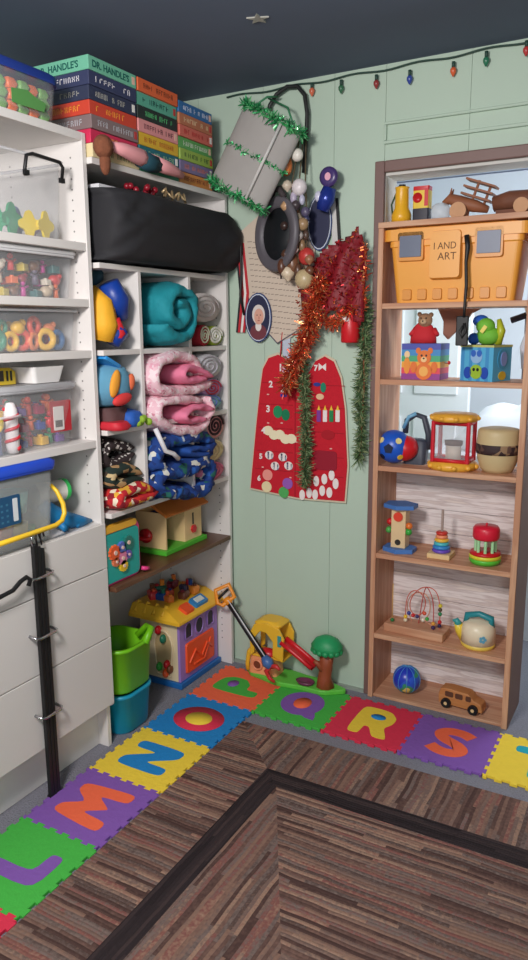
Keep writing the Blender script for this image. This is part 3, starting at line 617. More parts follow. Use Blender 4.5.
CN = ['dark red', 'blue', 'orange', 'brown', 'green', 'coral', 'slate', 'amber', 'maroon']
for k in range(9):
    o = thing('toy_piece', (-.25+.04*(k % 4)+rnd.uniform(-.01, .01), -.21+.075*(k//3)+rnd.uniform(-.01, .01), .36), f'{CN[k]} plastic toy piece heaped on the playhouse roof', 'toy', 'toy pieces heaped on the playhouse roof', rz=rnd.uniform(0, 180))
    b = MB(); s = .02+rnd.uniform(0, .008); b.rr([(0, s, s*.7, .008), (s, s*1.1, s*.8, .008), (s*1.3, s*.8, s*.6, .008)], pl(PC[k])); b.build('piece_body', o)
    b = MB(); b.cyl((s*.4, 0, s*1.2), (s*.4, 0, s*2.2), s*.4, pl(PC[(k+3) % 9])); b.cyl((-s*.5, 0, s*1.2), (-s*.5, 0, s*1.6), s*.35, pl(PC[(k+5) % 9])); b.build('piece_knob', o)
# grabber tool leaning on the house
gt = thing('grabber_toy', (.3, -.10, .01), 'toy grabber with orange handle and striped shaft leaning on the playhouse', 'toy')
A, B = Vector((.02-.3, .07, .335)), Vector((.262-.3, .01, .11)); D = (B-A).normalized()
b = MB(); b.tube([A+D*.0, A+D*.12, B], .013, mat((30, 30, 34), .4)); 
for s in (-.006, .006): b.tube([A+Vector((.009, -.009, s)), B+Vector((.009, -.009, s))], .0025, mat((220, 220, 224), .4))
b.build('shaft', gt)
b = MB(); u = Vector((0, 0, 1)).cross(D).normalized(); v = D.cross(u).normalized(); mo = pl((244, 150, 40))
w = Vector((.75, .35, .3)).normalized(); w = (w-D*w.dot(D)).normalized()
p0 = A+D*.015
b.tube([p0-w*.03, p0+w*.035, p0-D*.06+w*.045, p0-D*.075-w*.02, p0-D*.02-w*.045], .0105, mo, closed=True); b.tube([A, A+D*.03], [.02, .014], mo)
b.tube([p0-D*.035-w*.03, p0-D*.045+w*.03], .006, mblk); b.build('handle', gt)
b = MB(); b.tube([B-D*.03, B+D*.0, B+D*.025], [.016, .027, .016], mat((70, 110, 170), .4)); b.build('joint', gt)
b = MB(); mr = pl((200, 50, 50)); C0 = B+D*.02
b.tube([C0, C0+Vector((.03, -.005, .01)), C0+Vector((.05, -.01, -.0))], [.011, .010, .006], mr)
b.tube([C0, C0+Vector((-.02, 0, -.025)), C0+Vector((-.005, -.0, -.055)), C0+Vector((.02, -.0, -.066))], [.011, .011, .009, .006], mr); b.build('claw', gt)
# treehouse playset
t = thing('tree_playset', (.34, 0, 0), 'toy playset with yellow house, red slide and green topped tree by the wall', 'playset')
mg2 = pl((100, 196, 70), .45); mbr = mat((150, 74, 44), .5, n=.1)
b = MB(TR(0, 0, 0)); poly = [(-.235+.0, -.0)]
poly = [(.235*math.cos(a)*(1+.06*math.sin(5*a)), .062*math.sin(a)*(1+.1*math.cos(7*a))) for a in [2*PI*k/40 for k in range(40)]]
b.prism([(p[0], p[1]-.005) for p in poly], .0105, .032, mg2); b.build('base', t, bevel=.005)
b = MB(TR(-.135, 0, .03)); b.rr([(0, .07, .045, .02), (.06, .065, .042, .02), (.085, .06, .038, .02)], pl((240, 160, 110), .45)); b.T = TR(-.155, -.044, .075) @ WALLT; b.cyl((0, 0, 0), (0, 0, .004), .02, mat((120, 60, 40), .5)); b.tube([(.022*math.cos(a*PI/8), .022*math.sin(a*PI/8), .004) for a in range(16)], .005, pl((240, 150, 110)), closed=True); b.build('lower_house', t)
b = MB(TR(-.105, 0, 0)); 
# yellow arch frame (front) with open doorway
outer = [(-.08, .115), (-.082, .22), (-.06, .265), (0, .28), (.06, .265), (.085, .22), (.08, .115)]
inner = [(.03, .135), (.032, .2), (.0, .235), (-.03, .238), (-.058, .205), (-.06, .135)]
b.T = TR(-.105, -.045, 0) @ WALLT; b.prism(outer+inner, 0, .012, myl); b.T = TR(-.105, .05, 0) @ WALLT; b.prism(outer+inner, 0, .012, myl)
b.T = TR(-.105, 0, 0); b.box(-.08, .08, -.045, .045, .112, .122, myl); b.rr([(.262, .062, .05, .02), (.272, .066, .054, .02), (.284, .04, .04, .02)], myl); b.build('upper_house', t, bevel=.003)
b = MB(TR(-.12, -.02, .125)); b.ball((0, 0, .0), (.045, .03, .025), pl(RE)); b.build('red_seat', t)
b = MB(TR(-.04, -.0605, .21)); b.box(-.009, .009, 0, .006, -.025, .025, pl((60, 150, 150))); b.build('window_shutter', t, bevel=.002)
b = MB(); P_ = [(-.035, -.03, .195), (.02, -.03, .165), (.07, -.03, .135), (.11, -.03, .11)]
for s in (-.026, .026): b.tube([(p[0], p[1]+s, p[2]+.012) for p in P_], .01, pl(RE))
b.add([(p[0], p[1]+s, p[2]+q) for p in P_ for s in (-.022, .022) for q in (0, .008)], [(0, 4, 6, 2), (4, 8, 10, 6), (8, 12, 14, 10), (1, 3, 7, 5), (5, 7, 11, 9), (9, 11, 15, 13), (0, 2, 3, 1), (12, 13, 15, 14)], pl(RE)); b.build('slide', t)
b = MB(); b.tube([(.155, -.01, .02), (.15, -.01, .07), (.158, -.01, .12), (.16, -.01, .2)], [.044, .03, .028, .034], mbr); b.tube([(.155, -.02, .1), (.13, -.035, .14), (.115, -.04, .15)], [.014, .012, .008], mbr); b.tube([(.155, -.015, .13), (.185, -.02, .17)], [.014, .012], mbr); b.build('tree_trunk', t)
b = MB(TR(.16, -.01, .2) @ Matrix.Scale(.86, 4)); b.lathe([(.05, -.012), (.078, -.004), (.08, .02), (.06, .05), (.03, .066), (0, .07)], mat((30, 150, 90), .5, n=.15, ns=30), 24, sy=.8)
for k in range(14): a = 2*PI*k/14; b.ball((.066*math.cos(a), .052*math.sin(a), -.004), (.018, .018, .016), mat((30, 150, 90), .5, n=.15, ns=30), 8, 6)
b.build('tree_top', t)
b = MB(TR(.07, -.03, .032)); b.lathe([(0, 0), (.035, 0), (.042, .014), (.034, .014), (.03, .006), (0, .005)], pl((110, 50, 80)), 20, sy=.7); b.build('pond', t)
b = MB(TR(-.215, -.02, .03)); b.tube([(0, 0, 0), (-.005, 0, .03), (.005, 0, .085), (.03, 0, .12)], [.012, .01, .012, .008], myl); b.build('ladder', t)
# ================= WOODEN BOOKCASE =================
BX0, BX1, BY0, BY1 = .662, 1.228, .05, .29
bc = thing('pine_bookcase', (.945, .17, 0), 'pine bookcase with seven shelves standing in the doorway, holding toys', 'bookcase')
OB = TR(-.945, -.17, 0)
panelset('side_panel', [(BX0, BX0+.02, BY0, BY1, 0, 1.875)], bc, OB, mpine)
panelset('side_panel', [(BX1-.022, BX1, BY0, BY1, 0, 1.875)], bc, OB, mpine)
panelset('brown_side_sheet', [(BX1, BX1+.002, BY0+.002, BY1, 0, 1.875)], bc, OB, mat((124, 88, 76), .6, n=.12, ns=6), label='darker brown outer side')  # thin sheet on the right outer side, darker brown than the pine
SH = [.014, .285, .628, .985, 1.322, 1.605]
for z in SH: panelset('shelf', [(BX0+.02, BX1-.022, BY0+.002+.008*(z < .1), BY1-.012, max(z-.02, .001), z)], bc, OB, mpineh)
panelset('shelf', [(BX0, BX1, BY0-.004, BY1, 1.875, 1.895)], bc, OB, mpineh)
mww = pattern([(.3, (226, 216, 214)), (.45, (238, 230, 228)), (.56, (206, 192, 190)), (.68, (232, 220, 212))], 5, .7, (1.2, 6, 14), 'smooth', bump=0)
zz = .0
while zz < .95:
    panelset('back_board', [(BX0+.02, BX1-.022, BY1-.012, BY1, zz+.001, min(zz+.0965, .985))], bc, OB, mww); zz += .0975
def th(name, x, y, z, label, cat='toy', rz=0, grp=None): return thing(name, (x, y, z), label, cat, grp, rz)
# -- top of bookcase (z 1.895)
o = th('flashlight', .725, .12, 1.895, 'yellow plastic flashlight standing upright at the left end of the bookcase top', 'flashlight')
my2 = pl((240, 180, 40)); b = MB(); b.lathe([(.036, 0), (.037, .03), (.026, .055), (.024, .12), (.027, .128), (.0, .13)], my2, 20); b.build('body', o)
b = MB(); b.lathe([(.012, .129), (.013, .137), (0, .138)], mblk, 12); b.build('end_cap', o); b = MB(); b.tube([(-.033, 0, .02), (-.04, 0, .07), (-.012, 0, .133)], .0035, mat((40, 70, 40), .7)); b.build('wrist_cord', o)
o = th('toy_tin', .80, .13, 1.895, 'narrow red and yellow printed tin with dark lower half beside the flashlight', 'tin')
b = MB(); b.rr([(0, .03, .022, .006), (.048, .03, .022, .006)], mat((36, 34, 50), .5)); b.rr([(.048, .03, .022, .006), (.11, .03, .022, .006)], mat((236, 200, 60), .5)); b.rr([(.11, .03, .022, .006), (.125, .03, .022, .006)], pl(RE)); b.build('tin_body', o)
b = MB(TR(0, -.022, .085) @ WALLT); b.lathe([(0, 0), (.018, 0), (.018, .002), (0, .002)], pl(RE), 18, (-.012, 0, 0)); b.box(.014, .028, -.03, .03, 0, .0015, pl(RE)); b.build('label_print', o)
b = MB(TR(.872, .12, 1.895)); b.lathe([(.02, 0), (.032, .012), (.036, .032), (.03, .052), (.018, .06), (0, .061)], mat((226, 230, 236), .1, alpha=.45), 20); b.build('glass_globe', label='small clear round globe between the tin and the wooden cart', cat='globe')
mw1 = mat((150, 92, 62), .6, n=.2, ns=14); mw2 = mat((120, 72, 50), .7, n=.3, ns=20, bump=.4); mend = mat((206, 156, 116), .7, n=.1, ns=30)
o = th('carved_donkey', .95, .15, 1.895, 'carved brown wooden donkey pulling a slatted cart on the bookcase top', 'figurine')
b = MB(); b.tube([(.085, 0, .03), (.04, 0, .045), (-.02, 0, .062), (-.055, 0, .078), (-.075, -.005, .062)], [.012, .021, .025, .019, .01], mw1); b.build('body', o)
for s in (-1, 1): b = MB(); b.tube([(-.05, .008*s, .09), (-.045, .014*s, .112)], [.006, .002], mw1, n=6); b.build('ear', o)
for a in (-.03, .01): b = MB(); b.tube([(a, 0, .05), (a, 0, .004)], [.01, .007], mw1); b.build('leg', o)
b = MB(); b.T = TR(-.015, -.03, .03) @ WALLT; b.cyl((0, 0, -.008), (0, 0, .006), .03, mend); b.build('wheel', o)
b = MB(TR(.05, 0, .1) @ RY(20));
for q in (-.03, -.005, .02): b.box(-.055, .055, -.02, .045, q, q+.007, mw1)
b.cyl((-.01, 0, -.05), (-.01, 0, .03), .005, mw1); b.cyl((.03, .02, -.06), (.03, .02, .03), .005, mw1); b.build('slatted_cart', o)
o = th('wooden_log_truck', 1.14, .14, 1.895, 'dark wooden log truck with a round pale wheel, right end of bookcase top', 'toy')
b = MB(); b.tube([(-.085, .0, .045), (-.03, 0, .052), (.04, 0, .052), (.1, .0, .05)], [.026, .034, .032, .028], mw2); b.build('log_body', o)
b = MB(TR(.018, -.032, .028) @ WALLT); b.cyl((0, 0, 0), (0, 0, .018), .026, mend); b.build('wheel', o)
b = MB(); b.box(-.07, .09, -.03, .03, .0, .02, mw2); b.build('chassis', o)
# -- toolbox (shelf 1.605)
o = th('yellow_toolbox', .94, .165, 1.605, 'large yellow orange plastic toolbox with two grey latches, second level of the bookcase', 'toolbox')
mtb = mat((240, 166, 66), .4, n=.04, ns=6); mtd = mat((222, 146, 52), .4); mgl = mat((96, 106, 128), .4, n=.1)
b = MB(); b.rr([(0, .215, .085, .02), (.2, .235, .1, .02), (.2, .24, .105, .02), (.258, .24, .105, .025), (.268, .22, .09, .02)], mtb, smooth=False); b.build('body', o, bevel=.003)
b = MB(); b.rr([(.222, .262, .112, .03), (.262, .262, .112, .03)], mtb, smooth=False); b.build('lid', o, bevel=.004)
for k in range(7):
    b = MB(TR(-.17+.057*k, -.0885, .03) @ WALLT); b.rr([(0, .018, .02, .006), (.006, .016, .018, .006)], mtd); b.build('base_rib', o)
for xx in (-.155, .125):
    b = MB(TR(xx, -.108, .2) @ WALLT); b.rr([(-.01, .05, .052, .01), (.004, .048, .05, .01)], mtd, smooth=False); la_ = b.build('latch', o, bevel=.001); b = MB(TR(xx, -.108, .2) @ WALLT); b.rr([(.004, .041, .038, .004), (.008, .04, .037, .004)], mgl, smooth=False); b.build('grey_plate', la_)
b = MB(TR(-.025, -.108, .165) @ WALLT); b.rr([(-.01, .058, .085, .012), (.014, .054, .08, .012)], mtb, smooth=False); mi = mat((110, 74, 40), .7); b.text('I AND', .034, .0006, mi, (-.0, .03, .0145), sx=.9); b.text('ART', .036, .0006, mi, (.008, -.006, .0145)); b.build('label_pocket', o, bevel=.002)
o = th('black_strap', .995, .04, 1.50, 'black strap hanging from the toolbox in front of the shelf below', 'strap')
b = MB(); b.tube([(-.004, .0, .33), (.002, -.002, .29), (-.002, 0, .24), (.003, .0, .16), (.0, 0, .08), (.0, .0, .05)], [.009, .009, .006, .006, .005, .005], mblk); b.tube([(0, 0, .02), (-.012, 0, .0), (-.004, 0, -.02), (.008, 0, 0), (.002, 0, .03)], .006, mblk); b.build('cord', o)
b = MB(); b.box(-.028, .016, .0, .012, -.05, .055, mblk); b.build('hanging_tag', o, bevel=.004)
# -- shelf 1.322 : box toys
o = th('bear_box', .827, .15, 1.322, 'striped rainbow jack in the box with orange bear on the front', 'toy box'); o.scale = (.88, 1, 1.04)
b = MB(); cs = [(226, 60, 80), (236, 90, 60), (150, 80, 150), (60, 150, 110), (240, 190, 60), (60, 110, 190)]; cs = [(150, 60, 140), (232, 70, 90), (240, 170, 60), (70, 170, 120), (60, 140, 200), (70, 80, 170)]
for k, c in enumerate(cs): b.box(-.085, .085, -.06, .06, k*.0215, (k+1)*.0215, mat(c, .45))
b.build('box_body', o)
mob = mat((232, 120, 50), .6); b = MB(TR(.015, -.0605, 0) @ WALLT)
def disc(b, x, y, rx, ry, m, h0=0, h=.002): b.prism([(x+rx*math.cos(2*PI*k/22), y+ry*math.sin(2*PI*k/22)) for k in range(22)], h0, h0+h, m)
disc(b, 0, .03, .036, .03, mob); disc(b, 0, .08, .03, .026, mob, 0, .003); disc(b, -.026, .104, .011, .011, mob); disc(b, .026, .104, .011, .011, mob); disc(b, -.045, .045, .014, .02, mob); disc(b, .045, .045, .014, .02, mob)
disc(b, 0, .073, .013, .01, mat((246, 200, 140), .6), .003); disc(b, 0, .03, .02, .018, mat((246, 180, 90), .6), .002); disc(b, -.01, .087, .004, .004, mblk, .003); disc(b, .01, .087, .004, .004, mblk, .003); disc(b, 0, .077, .004, .003, mblk, .005)
b.build('bear_picture', o)
b = MB(TR(-.06, -.0605, 0) @ WALLT); disc(b, 0, .05, .014, .03, pl((240, 150, 60)), 0); disc(b, 0, .09, .012, .013, pl((244, 210, 160))); b.build('side_figure_picture', o)
b = MB(); b.cyl((.085, 0, .06), (.1, 0, .06), .004, mchr); b.ball((.104, -.0, .06), .007, pl(RE)); b.build('crank', o)
o = th('bear_puppet', .81, .17, 1.457, 'small brown bear in a red suit popping out of the rainbow box', 'toy')
b = MB(); b.lathe([(.052, 0), (.05, .03), (.034, .065), (.024, .075), (0, .078)], mat((206, 40, 50), .8, n=.1), 18, sy=.6); b.build('red_suit', o)
b = MB(); b.ball((0.008, -.01, .085), (.028, .024, .027), mat((166, 128, 96), .9, n=.2, ns=60, bump=.4)); b.ball((-.015, -.01, .108), .009, mat((166, 128, 96), .9)); b.ball((.03, -.01, .106), .009, mat((166, 128, 96), .9)); b.ball((.008, -.034, .08), (.012, .008, .01), mat((206, 176, 140), .9)); hd_ = b.build('head', o); b = MB(); b.ball((-.002, -.033, .093), .003, mblk); b.build('eye', hd_); b = MB(); b.ball((.018, -.033, .093), .003, mblk); b.build('eye', hd_); b = MB(); b.ball((.008, -.042, .082), .003, mblk); b.build('nose', hd_)
b = MB(); b.tube([(.04, 0, .05), (.058, -.015, .03)], [.011, .009], mat((206, 40, 50), .8)); b.tube([(-.03, 0, .055), (-.045, -.02, .03)], [.011, .009], mat((206, 40, 50), .8)); b.build('arm', o)
o = th('blue_block_box', 1.055, .15, 1.322, 'light blue cube toy box with green and blue cartoon pictures', 'toy box', rz=-20)
mlb = mat((90, 180, 220), .45); mlb2 = mat((70, 150, 206), .45)
b = MB(); b.box(-.068, .068, -.06, .06, 0, .13, mlb); 
for k in range(4): b.box(-.066+.034*k, -.052+.034*k, -.0605, -.06, 0, .13, mlb2)
b.box(-.07, .07, -.062, .062, .122, .13, mat((200, 200, 120), .5)); b.build('box_body', o)
b = MB(TR(0, -.061, 0) @ WALLT); disc(b, 0, .034, .026, .026, pl((160, 196, 60))); disc(b, -.035, .03, .016, .022, pl((40, 80, 180))); disc(b, .035, .03, .016, .022, pl((40, 80, 180))); disc(b, 0, .088, .024, .024, pl((150, 190, 230))); disc(b, -.012, .1, .01, .012, pl((60, 110, 200)), .002); disc(b, .012, .1, .01, .012, pl((60, 110, 200)), .002); disc(b, -.008, .042, .005, .006, mblk, .002); disc(b, .008, .042, .005, .006, mblk, .002); b.build('picture_panel', o)
b = MB(TR(.0685, 0, 0) @ SIDET); disc(b, 0, .08, .034, .036, pl((70, 160, 200))); disc(b, .004, .08, .02, .026, pl((140, 160, 220)), .002); disc(b, 0, .02, .024, .016, pl((226, 190, 50))); b.build('side_picture', o)
o = th('dragon_toy', 1.045, .17, 1.453, 'green and blue plush dragon toy with yellow spots sitting on the light blue box', 'toy')
mgd = mat((120, 196, 60), .7, bump=.2); mbd = mat((30, 90, 190), .7)
b = MB(); b.ball((.01, 0, .03), (.045, .035, .035), mgd); b.ball((.0, -.01, .066), (.035, .03, .03), mgd); b.build('body', o)
b = MB(); b.ball((-.02, -.0, .085), (.03, .025, .022), mbd); b.ball((-.04, -.01, .02), (.022, .02, .022), mbd); b.build('blue_patch', o)
b = MB(); b.T = TR(-.0, -.038, .055) @ RY(35); b.cbox((0, 0, 0), (.014, .006, .028), pl((240, 220, 90))); b.T = Matrix(); b.tube([(.045, 0, .0), (.056, -.005, .05), (.045, 0, .09)], [.014, .016, .008], pl((190, 200, 50))); b.build('yellow_crest', o)
# -- shelf .985 : ball, drum, pot
o = th('shape_ball', .722, .12, .985, 'blue and red shape sorter ball with cut holes on the left of the middle shelf', 'toy')
b = MB(TR(.0, 0, .07) @ RY(-25)); mbb = pl((30, 90, 200)); b.ball((0, 0, 0), (.066, .066, .066), mbb, 24, 16)
b.build('blue_shell', o)
b = MB(TR(.012, 0, .064) @ RY(-25)); b.ball((.026, .012, -.012), (.054, .054, .05), pl(RE), 24, 16); b.build('red_half', o)
for k, (dx, dz, r, c) in enumerate(((.0, .0, .02, (30, 40, 70)), (-.035, .03, .013, (236, 220, 150)), (.035, .03, .013, (236, 220, 150)), (.04, -.035, .012, (240, 200, 60)), (-.03, -.035, .012, (20, 30, 60)))):
    n = Vector((dx, -math.sqrt(max(.0, .0665**2-dx*dx-dz*dz)), dz)); q = n.to_track_quat('Z', 'X').to_matrix().to_4x4()
    b = MB(TR(*(n+Vector((0, 0, .07)))) @ q); b.prism([(r*math.cos(2*PI*j/(5+k)), r*math.sin(2*PI*j/(5+k))) for j in range(5+k)], -.003, .001, pl(c)); b.build('shape_hole', o)
o = th('carry_handle_toy', .795, .17, .985, 'dark grey and light blue handled toy behind the shape sorter ball', 'toy')
b = MB(); b.tube([(-.045, 0, .12), (-.04, 0, .17), (-.005, 0, .195), (.03, 0, .185), (.05, 0, .12), (.05, 0, .06)], [.012, .011, .011, .012, .013, .01], mat((60, 66, 80), .5)); b.build('handle', o)
b = MB(); b.tube([(-.05, -.008, .14), (-.03, -.008, .185), (.0, -.008, .2)], .008, pl((120, 180, 216))); b.build('blue_grip', o); b = MB(); b.rr([(0, .045, .03, .02), (.09, .05, .03, .02), (.1, .03, .02, .02)], mat((60, 66, 80), .5)); b.build('base', o)
o = th('toy_lantern', .955, .13, .985, 'red framed toy lantern drum with yellow top and base and clear sides', 'toy')
mrd = pl((206, 34, 50)); myo = mat((240, 176, 60), .4)
b = MB(); b.lathe([(.084, 0), (.09, .012), (.086, .028), (.0, .03)], myo, 28)
for k in range(10): b.ball((.088*math.cos(k*PI/5), .088*math.sin(k*PI/5), .014), (.012, .012, .01), myo, 8, 6)
b.build('base', o)
b = MB(TR(0, 0, .185)); b.lathe([(.0, 0), (.084, 0), (.09, .012), (.08, .026), (.0, .028)], myo, 28)
for k in range(10): b.ball((.086*math.cos(k*PI/5), .086*math.sin(k*PI/5), .012), (.012, .012, .009), myo, 8, 6)
b.build('top', o)
b = MB(); 
for sx in (-1, 1):
    for sy in (-1, 1): b.cyl((sx*.066, sy*.05, .03), (sx*.066, sy*.05, .185), .008, mrd)
for z in (.036, .178):
    b.tube([(-.066, -.05, z), (.066, -.05, z), (.066, .05, z), (-.066, .05, z)], .008, mrd, closed=True)
b.build('red_frame', o)
b = MB(); b.rr([(.036, .062, .046, .01), (.18, .062, .046, .01)], mat((230, 230, 236), .08, alpha=.22)); b.build('clear_sides', o)
b = MB(); b.lathe([(.03, .03), (.03, .09), (.0, .091)], mat((206, 196, 180), .6), 14, sy=.7); b.lathe([(.034, .09), (.036, .108), (0, .11)], mat((90, 70, 56), .7, n=.4, ns=60), 14, sy=.7); b.build('inner_drum', o)
o = th('wooden_jar', 1.118, .145, .985, 'round pale wooden jar with a dark leaf patterned band at the right of the shelf', 'jar')
mjr = mat((206, 184, 138), .5, n=.06, ns=8); mbn = pattern([(0, (56, 38, 40)), (.6, (96, 70, 60)), (.8, (150, 120, 90))], 50, .7)
b = MB(); b.lathe([(.052, 0), (.062, .015), (.073, .045), (.0785, .08), (.079, .11), (.077, .135), (.0765, .15), (.07, .161), (.05, .165), (0, .166)], mjr, 32); b.build('body', o)
b = MB(); b.lathe([(.0785, .07), (.0802, .085), (.0802, .103), (.0795, .107)], mbn, 32); b.build('leaf_band', o)
# -- shelf .628
o = th('wooden_tower_toy', .755, .13, .628, 'wooden marble tower with blue star shaped top and bottom', 'toy')
mb2 = pl((70, 120, 190), .5); b = MB(); poly = [(.072*math.cos(k*PI/6)*(1 if k % 2 else .86), .06*math.sin(k*PI/6)*(1 if k % 2 else .86)) for k in range(12)]
b.prism(poly, 0, .018, mb2); b.build('bottom_plate', o, bevel=.002); b = MB(); b.prism(poly, .18, .197, mb2); b.build('top_plate', o, bevel=.002)
b = MB(); b.box(-.03, .03, -.028, .028, .018, .18, mat((226, 196, 150), .6, n=.06)); b.build('post', o, bevel=.003)
for (dx, dz, c) in ((-.04, .12, RE), (-.044, .085, (80, 170, 80)), (.04, .11, (230, 120, 50)), (.038, .085, GR)):
    b = MB(); b.cyl((0, -.01, dz), (dx*.9, -.01, dz), .004, mwd); b.ball((dx, -.01, dz), .014, pl(c)); b.build('bead', o)
b = MB(TR(0, -.0285, 0) @ WALLT); disc(b, .0, .148, .019, .019, pl((226, 70, 50)), 0, .006); disc(b, .0, .042, .012, .012, mat((40, 34, 30), .6), 0, .001); b.build('front_disc', o)
o = th('ring_stacker', .925, .13, .628, 'rainbow ring stacker on a wooden base with a tall bare peg', 'toy')
b = MB(); b.box(-.045, .045, -.045, .045, 0, .02, mwd); b.build('base', o, bevel=.003); b = MB(); b.cyl((0, 0, .02), (0, 0, .19), .005, mat((170, 150, 140), .5)); b.build('peg', o)
for k, (r, c) in enumerate(((.036, (110, 80, 190)), (.034, (60, 140, 210)), (.03, (80, 190, 200)), (.028, (240, 190, 70)), (.024, (240, 150, 110)), (.023, (206, 60, 50)))):
    b = MB(TR(0, 0, .02+.014*k)); b.lathe([(.006, 0), (r-.004, 0), (r, .004), (r, .009), (r-.004, .013), (.006, .013)], pl(c), 20); b.build('ring', o)
o = th('carousel_toy', 1.095, .13, .628, 'red topped toy carousel with green and red round base and light green posts', 'toy')
b = MB(); b.lathe([(.052, 0), (.06, .012), (.059, .022)], pl((90, 196, 60)), 26); b.lathe([(.059, .022), (.06, .03), (.058, .036)], pl((226, 220, 60)), 26); b.lathe([(.058, .036), (.056, .046), (0, .048)], pl(RE), 26); b.build('base', o)
for k in range(8): a = 2*PI*k/8+.2; b = MB(); b.cyl((.036*math.cos(a), .036*math.sin(a), .045), (.036*math.cos(a), .036*math.sin(a), .1), .006, mat((170, 226, 170), .4)); b.build('post', o)
b = MB(); b.lathe([(.0, .096), (.046, .096), (.05, .104), (.05, .136), (.044, .146), (0, .148)], pl((222, 34, 60)), 26); b.lathe([(.004, .148), (.004, .158), (0, .158)], pl((222, 34, 60)), 8); b.build('top', o)
# -- shelf .285
o = th('bead_maze', .835, .14, .285, 'bead maze with looped wires on a long wooden base', 'toy', rz=-3)
b = MB(); b.box(-.125, .125, -.05, .05, 0, .035, mpineh); b.build('base', o, bevel=.003)
WI = [([(-.1, -.02, .035), (-.1, -.02, .2), ], .002, (214, 170, 90)), ([(-.05, 0, .035), (-.05, 0, .15), (-.01, 0, .19), (.04, 0, .15), (.02, 0, .075), (-.03, 0, .08), (-.035, 0, .14), (.01, .01, .2), (.07, .01, .2), (.095, 0, .14), (.095, 0, .035)], .002, (206, 90, 70)),
      ([(-.03, .02, .035), (-.06, .02, .11), (-.02, .02, .17), (.04, .02, .165), (.05, .02, .09), (.02, .02, .05), (.06, .02, .035)], .002, (220, 150, 120)), ([(.075, -.02, .035), (.075, -.02, .15), (.05, -.01, .2), (.02, .02, .2), (.0, .02, .035)], .002, (190, 60, 60))]
for pts, r, c in WI:
    P = [Vector(q) for q in pts]
    if len(P) > 2:
        for _ in range(3): P = [P[0]]+[x_ for i in range(len(P)-1) for x_ in (P[i]*.75+P[i+1]*.25, P[i]*.25+P[i+1]*.75)]+[P[-1]]
    b = MB(); b.tube(P, r, mat(c, .3), n=6); b.build('wire', o)
for (x, y, z, c) in ((-.05, 0, .045, (230, 220, 190)), (-.05, 0, .06, YE), (-.036, 0, .078, (40, 60, 150)), (-.018, 0, .072, RE), (.0, 0, .071, (60, 50, 110)), (.018, .02, .052, (240, 230, 210)), (.03, .0, .09, (226, 90, 60)), (.035, .02, .06, GR),
                     (.095, 0, .05, (40, 30, 80)), (.095, 0, .066, RE), (.095, 0, .1, (40, 140, 90)), (.095, 0, .118, (90, 70, 50)), (.075, -.02, .045, (60, 40, 90)), (.075, -.02, .062, (226, 160, 60)), (.095, 0, .135, (220, 200, 60)), (-.1, -.02, .042, (40, 120, 60))):
    b = MB(); b.ball((x, y, z), .0085, pl(c), 10, 7); b.build('bead', o)
o = th('toy_kettle', 1.085, .135, .285, 'cream and yellow toy kettle with teal handle and a small flower mark', 'toy')
mke = mat((240, 226, 196), .35); b = MB(); b.lathe([(.062, 0), (.066, .006), (.066, .018)], pl((238, 206, 90)), 26); b.lathe([(.066, .018), (.065, .07), (.058, .092), (.04, .102), (0, .106)], mke, 26); b.build('body', o)
b = MB(); b.tube([(-.05, 0, .085), (-.046, 0, .118), (.0, 0, .13), (.046, 0, .118), (.05, 0, .085)], [.012, .014, .012, .014, .012], pl((40, 140, 150))); b.build('handle', o)
b = MB(); b.tube([(-.055, 0, .02), (-.075, -.005, .05), (-.078, -.01, .08)], [.02, .016, .018], pl((240, 210, 70))); sp_ = b.build('spout', o); b = MB(); b.tube([(-.078, -.01, .076), (-.086, -.01, .092), (-.1, -.015, .09)], [.017, .012, .004], pl((60, 160, 160))); b.build('beak', sp_)
b = MB(TR(.03, -.0595, .05) @ RZ(27) @ WALLT)
for k in range(5): disc(b, .009*math.cos(k*2*PI/5), .009*math.sin(k*2*PI/5), .006, .006, pl((100, 170, 200)))
b.build('flower_mark', o)
# -- bottom
o = th('rubber_ball', .80, .14, .014, 'blue green and yellow patterned rubber ball on the bottom shelf', 'ball')
mbp = pattern([(0, (36, 60, 190)), (.5, (44, 90, 206)), (.54, (60, 150, 110)), (.6, (240, 210, 110)), (.66, (230, 110, 50))], 6.5, .3, kind='smooth', bump=0)
mbp.node_tree.nodes['Color Ramp'].color_ramp.interpolation = 'CONSTANT'
b = MB(); b.ball((0, 0, .058), .057, mbp, 28, 18); b.build('ball_skin', o)
b = MB()
for k in range(5): b.tube([(.0578*math.sin(a)*math.cos(k*PI/5), .0578*math.sin(a)*math.sin(k*PI/5), .058+.0578*math.cos(a)) for a in [2*PI*j/32 for j in range(32)]], .0012, pl((90, 170, 220)), n=5, closed=True)
b.build('raised_line', o)
o = th('wooden_car', 1.04, .115, .014, 'light wooden toy car with black wheels on the bottom shelf', 'toy', rz=-5)
mca = pattern([(0, (206, 142, 84)), (.5, (190, 124, 70)), (.8, (216, 156, 100))], 6, .5, (1, 1, 8), 'smooth', bump=0)
b = MB(WALLT); prof = [(-.088, .012), (-.09, .045), (-.082, .075), (-.05, .08), (.03, .078), (.055, .055), (.085, .045), (.09, .012)]
b.prism(prof, -.028, .028, mca); b.build('body', o, bevel=.003)
for s in (-1, 1):
    for (wx, ww) in ((-.045, .022), (-.005, .02), (.033, .014)):
        b = MB(TR(0, -s*.028, 0) @ WALLT if s > 0 else TR(0, .0285, 0) @ WALLT); b.rr([(-.0003, ww/1.3, .011, .005), (.0012, ww/1.3, .011, .005)], mat((96, 60, 40), .6), (wx, .058)); b.build('window', o)
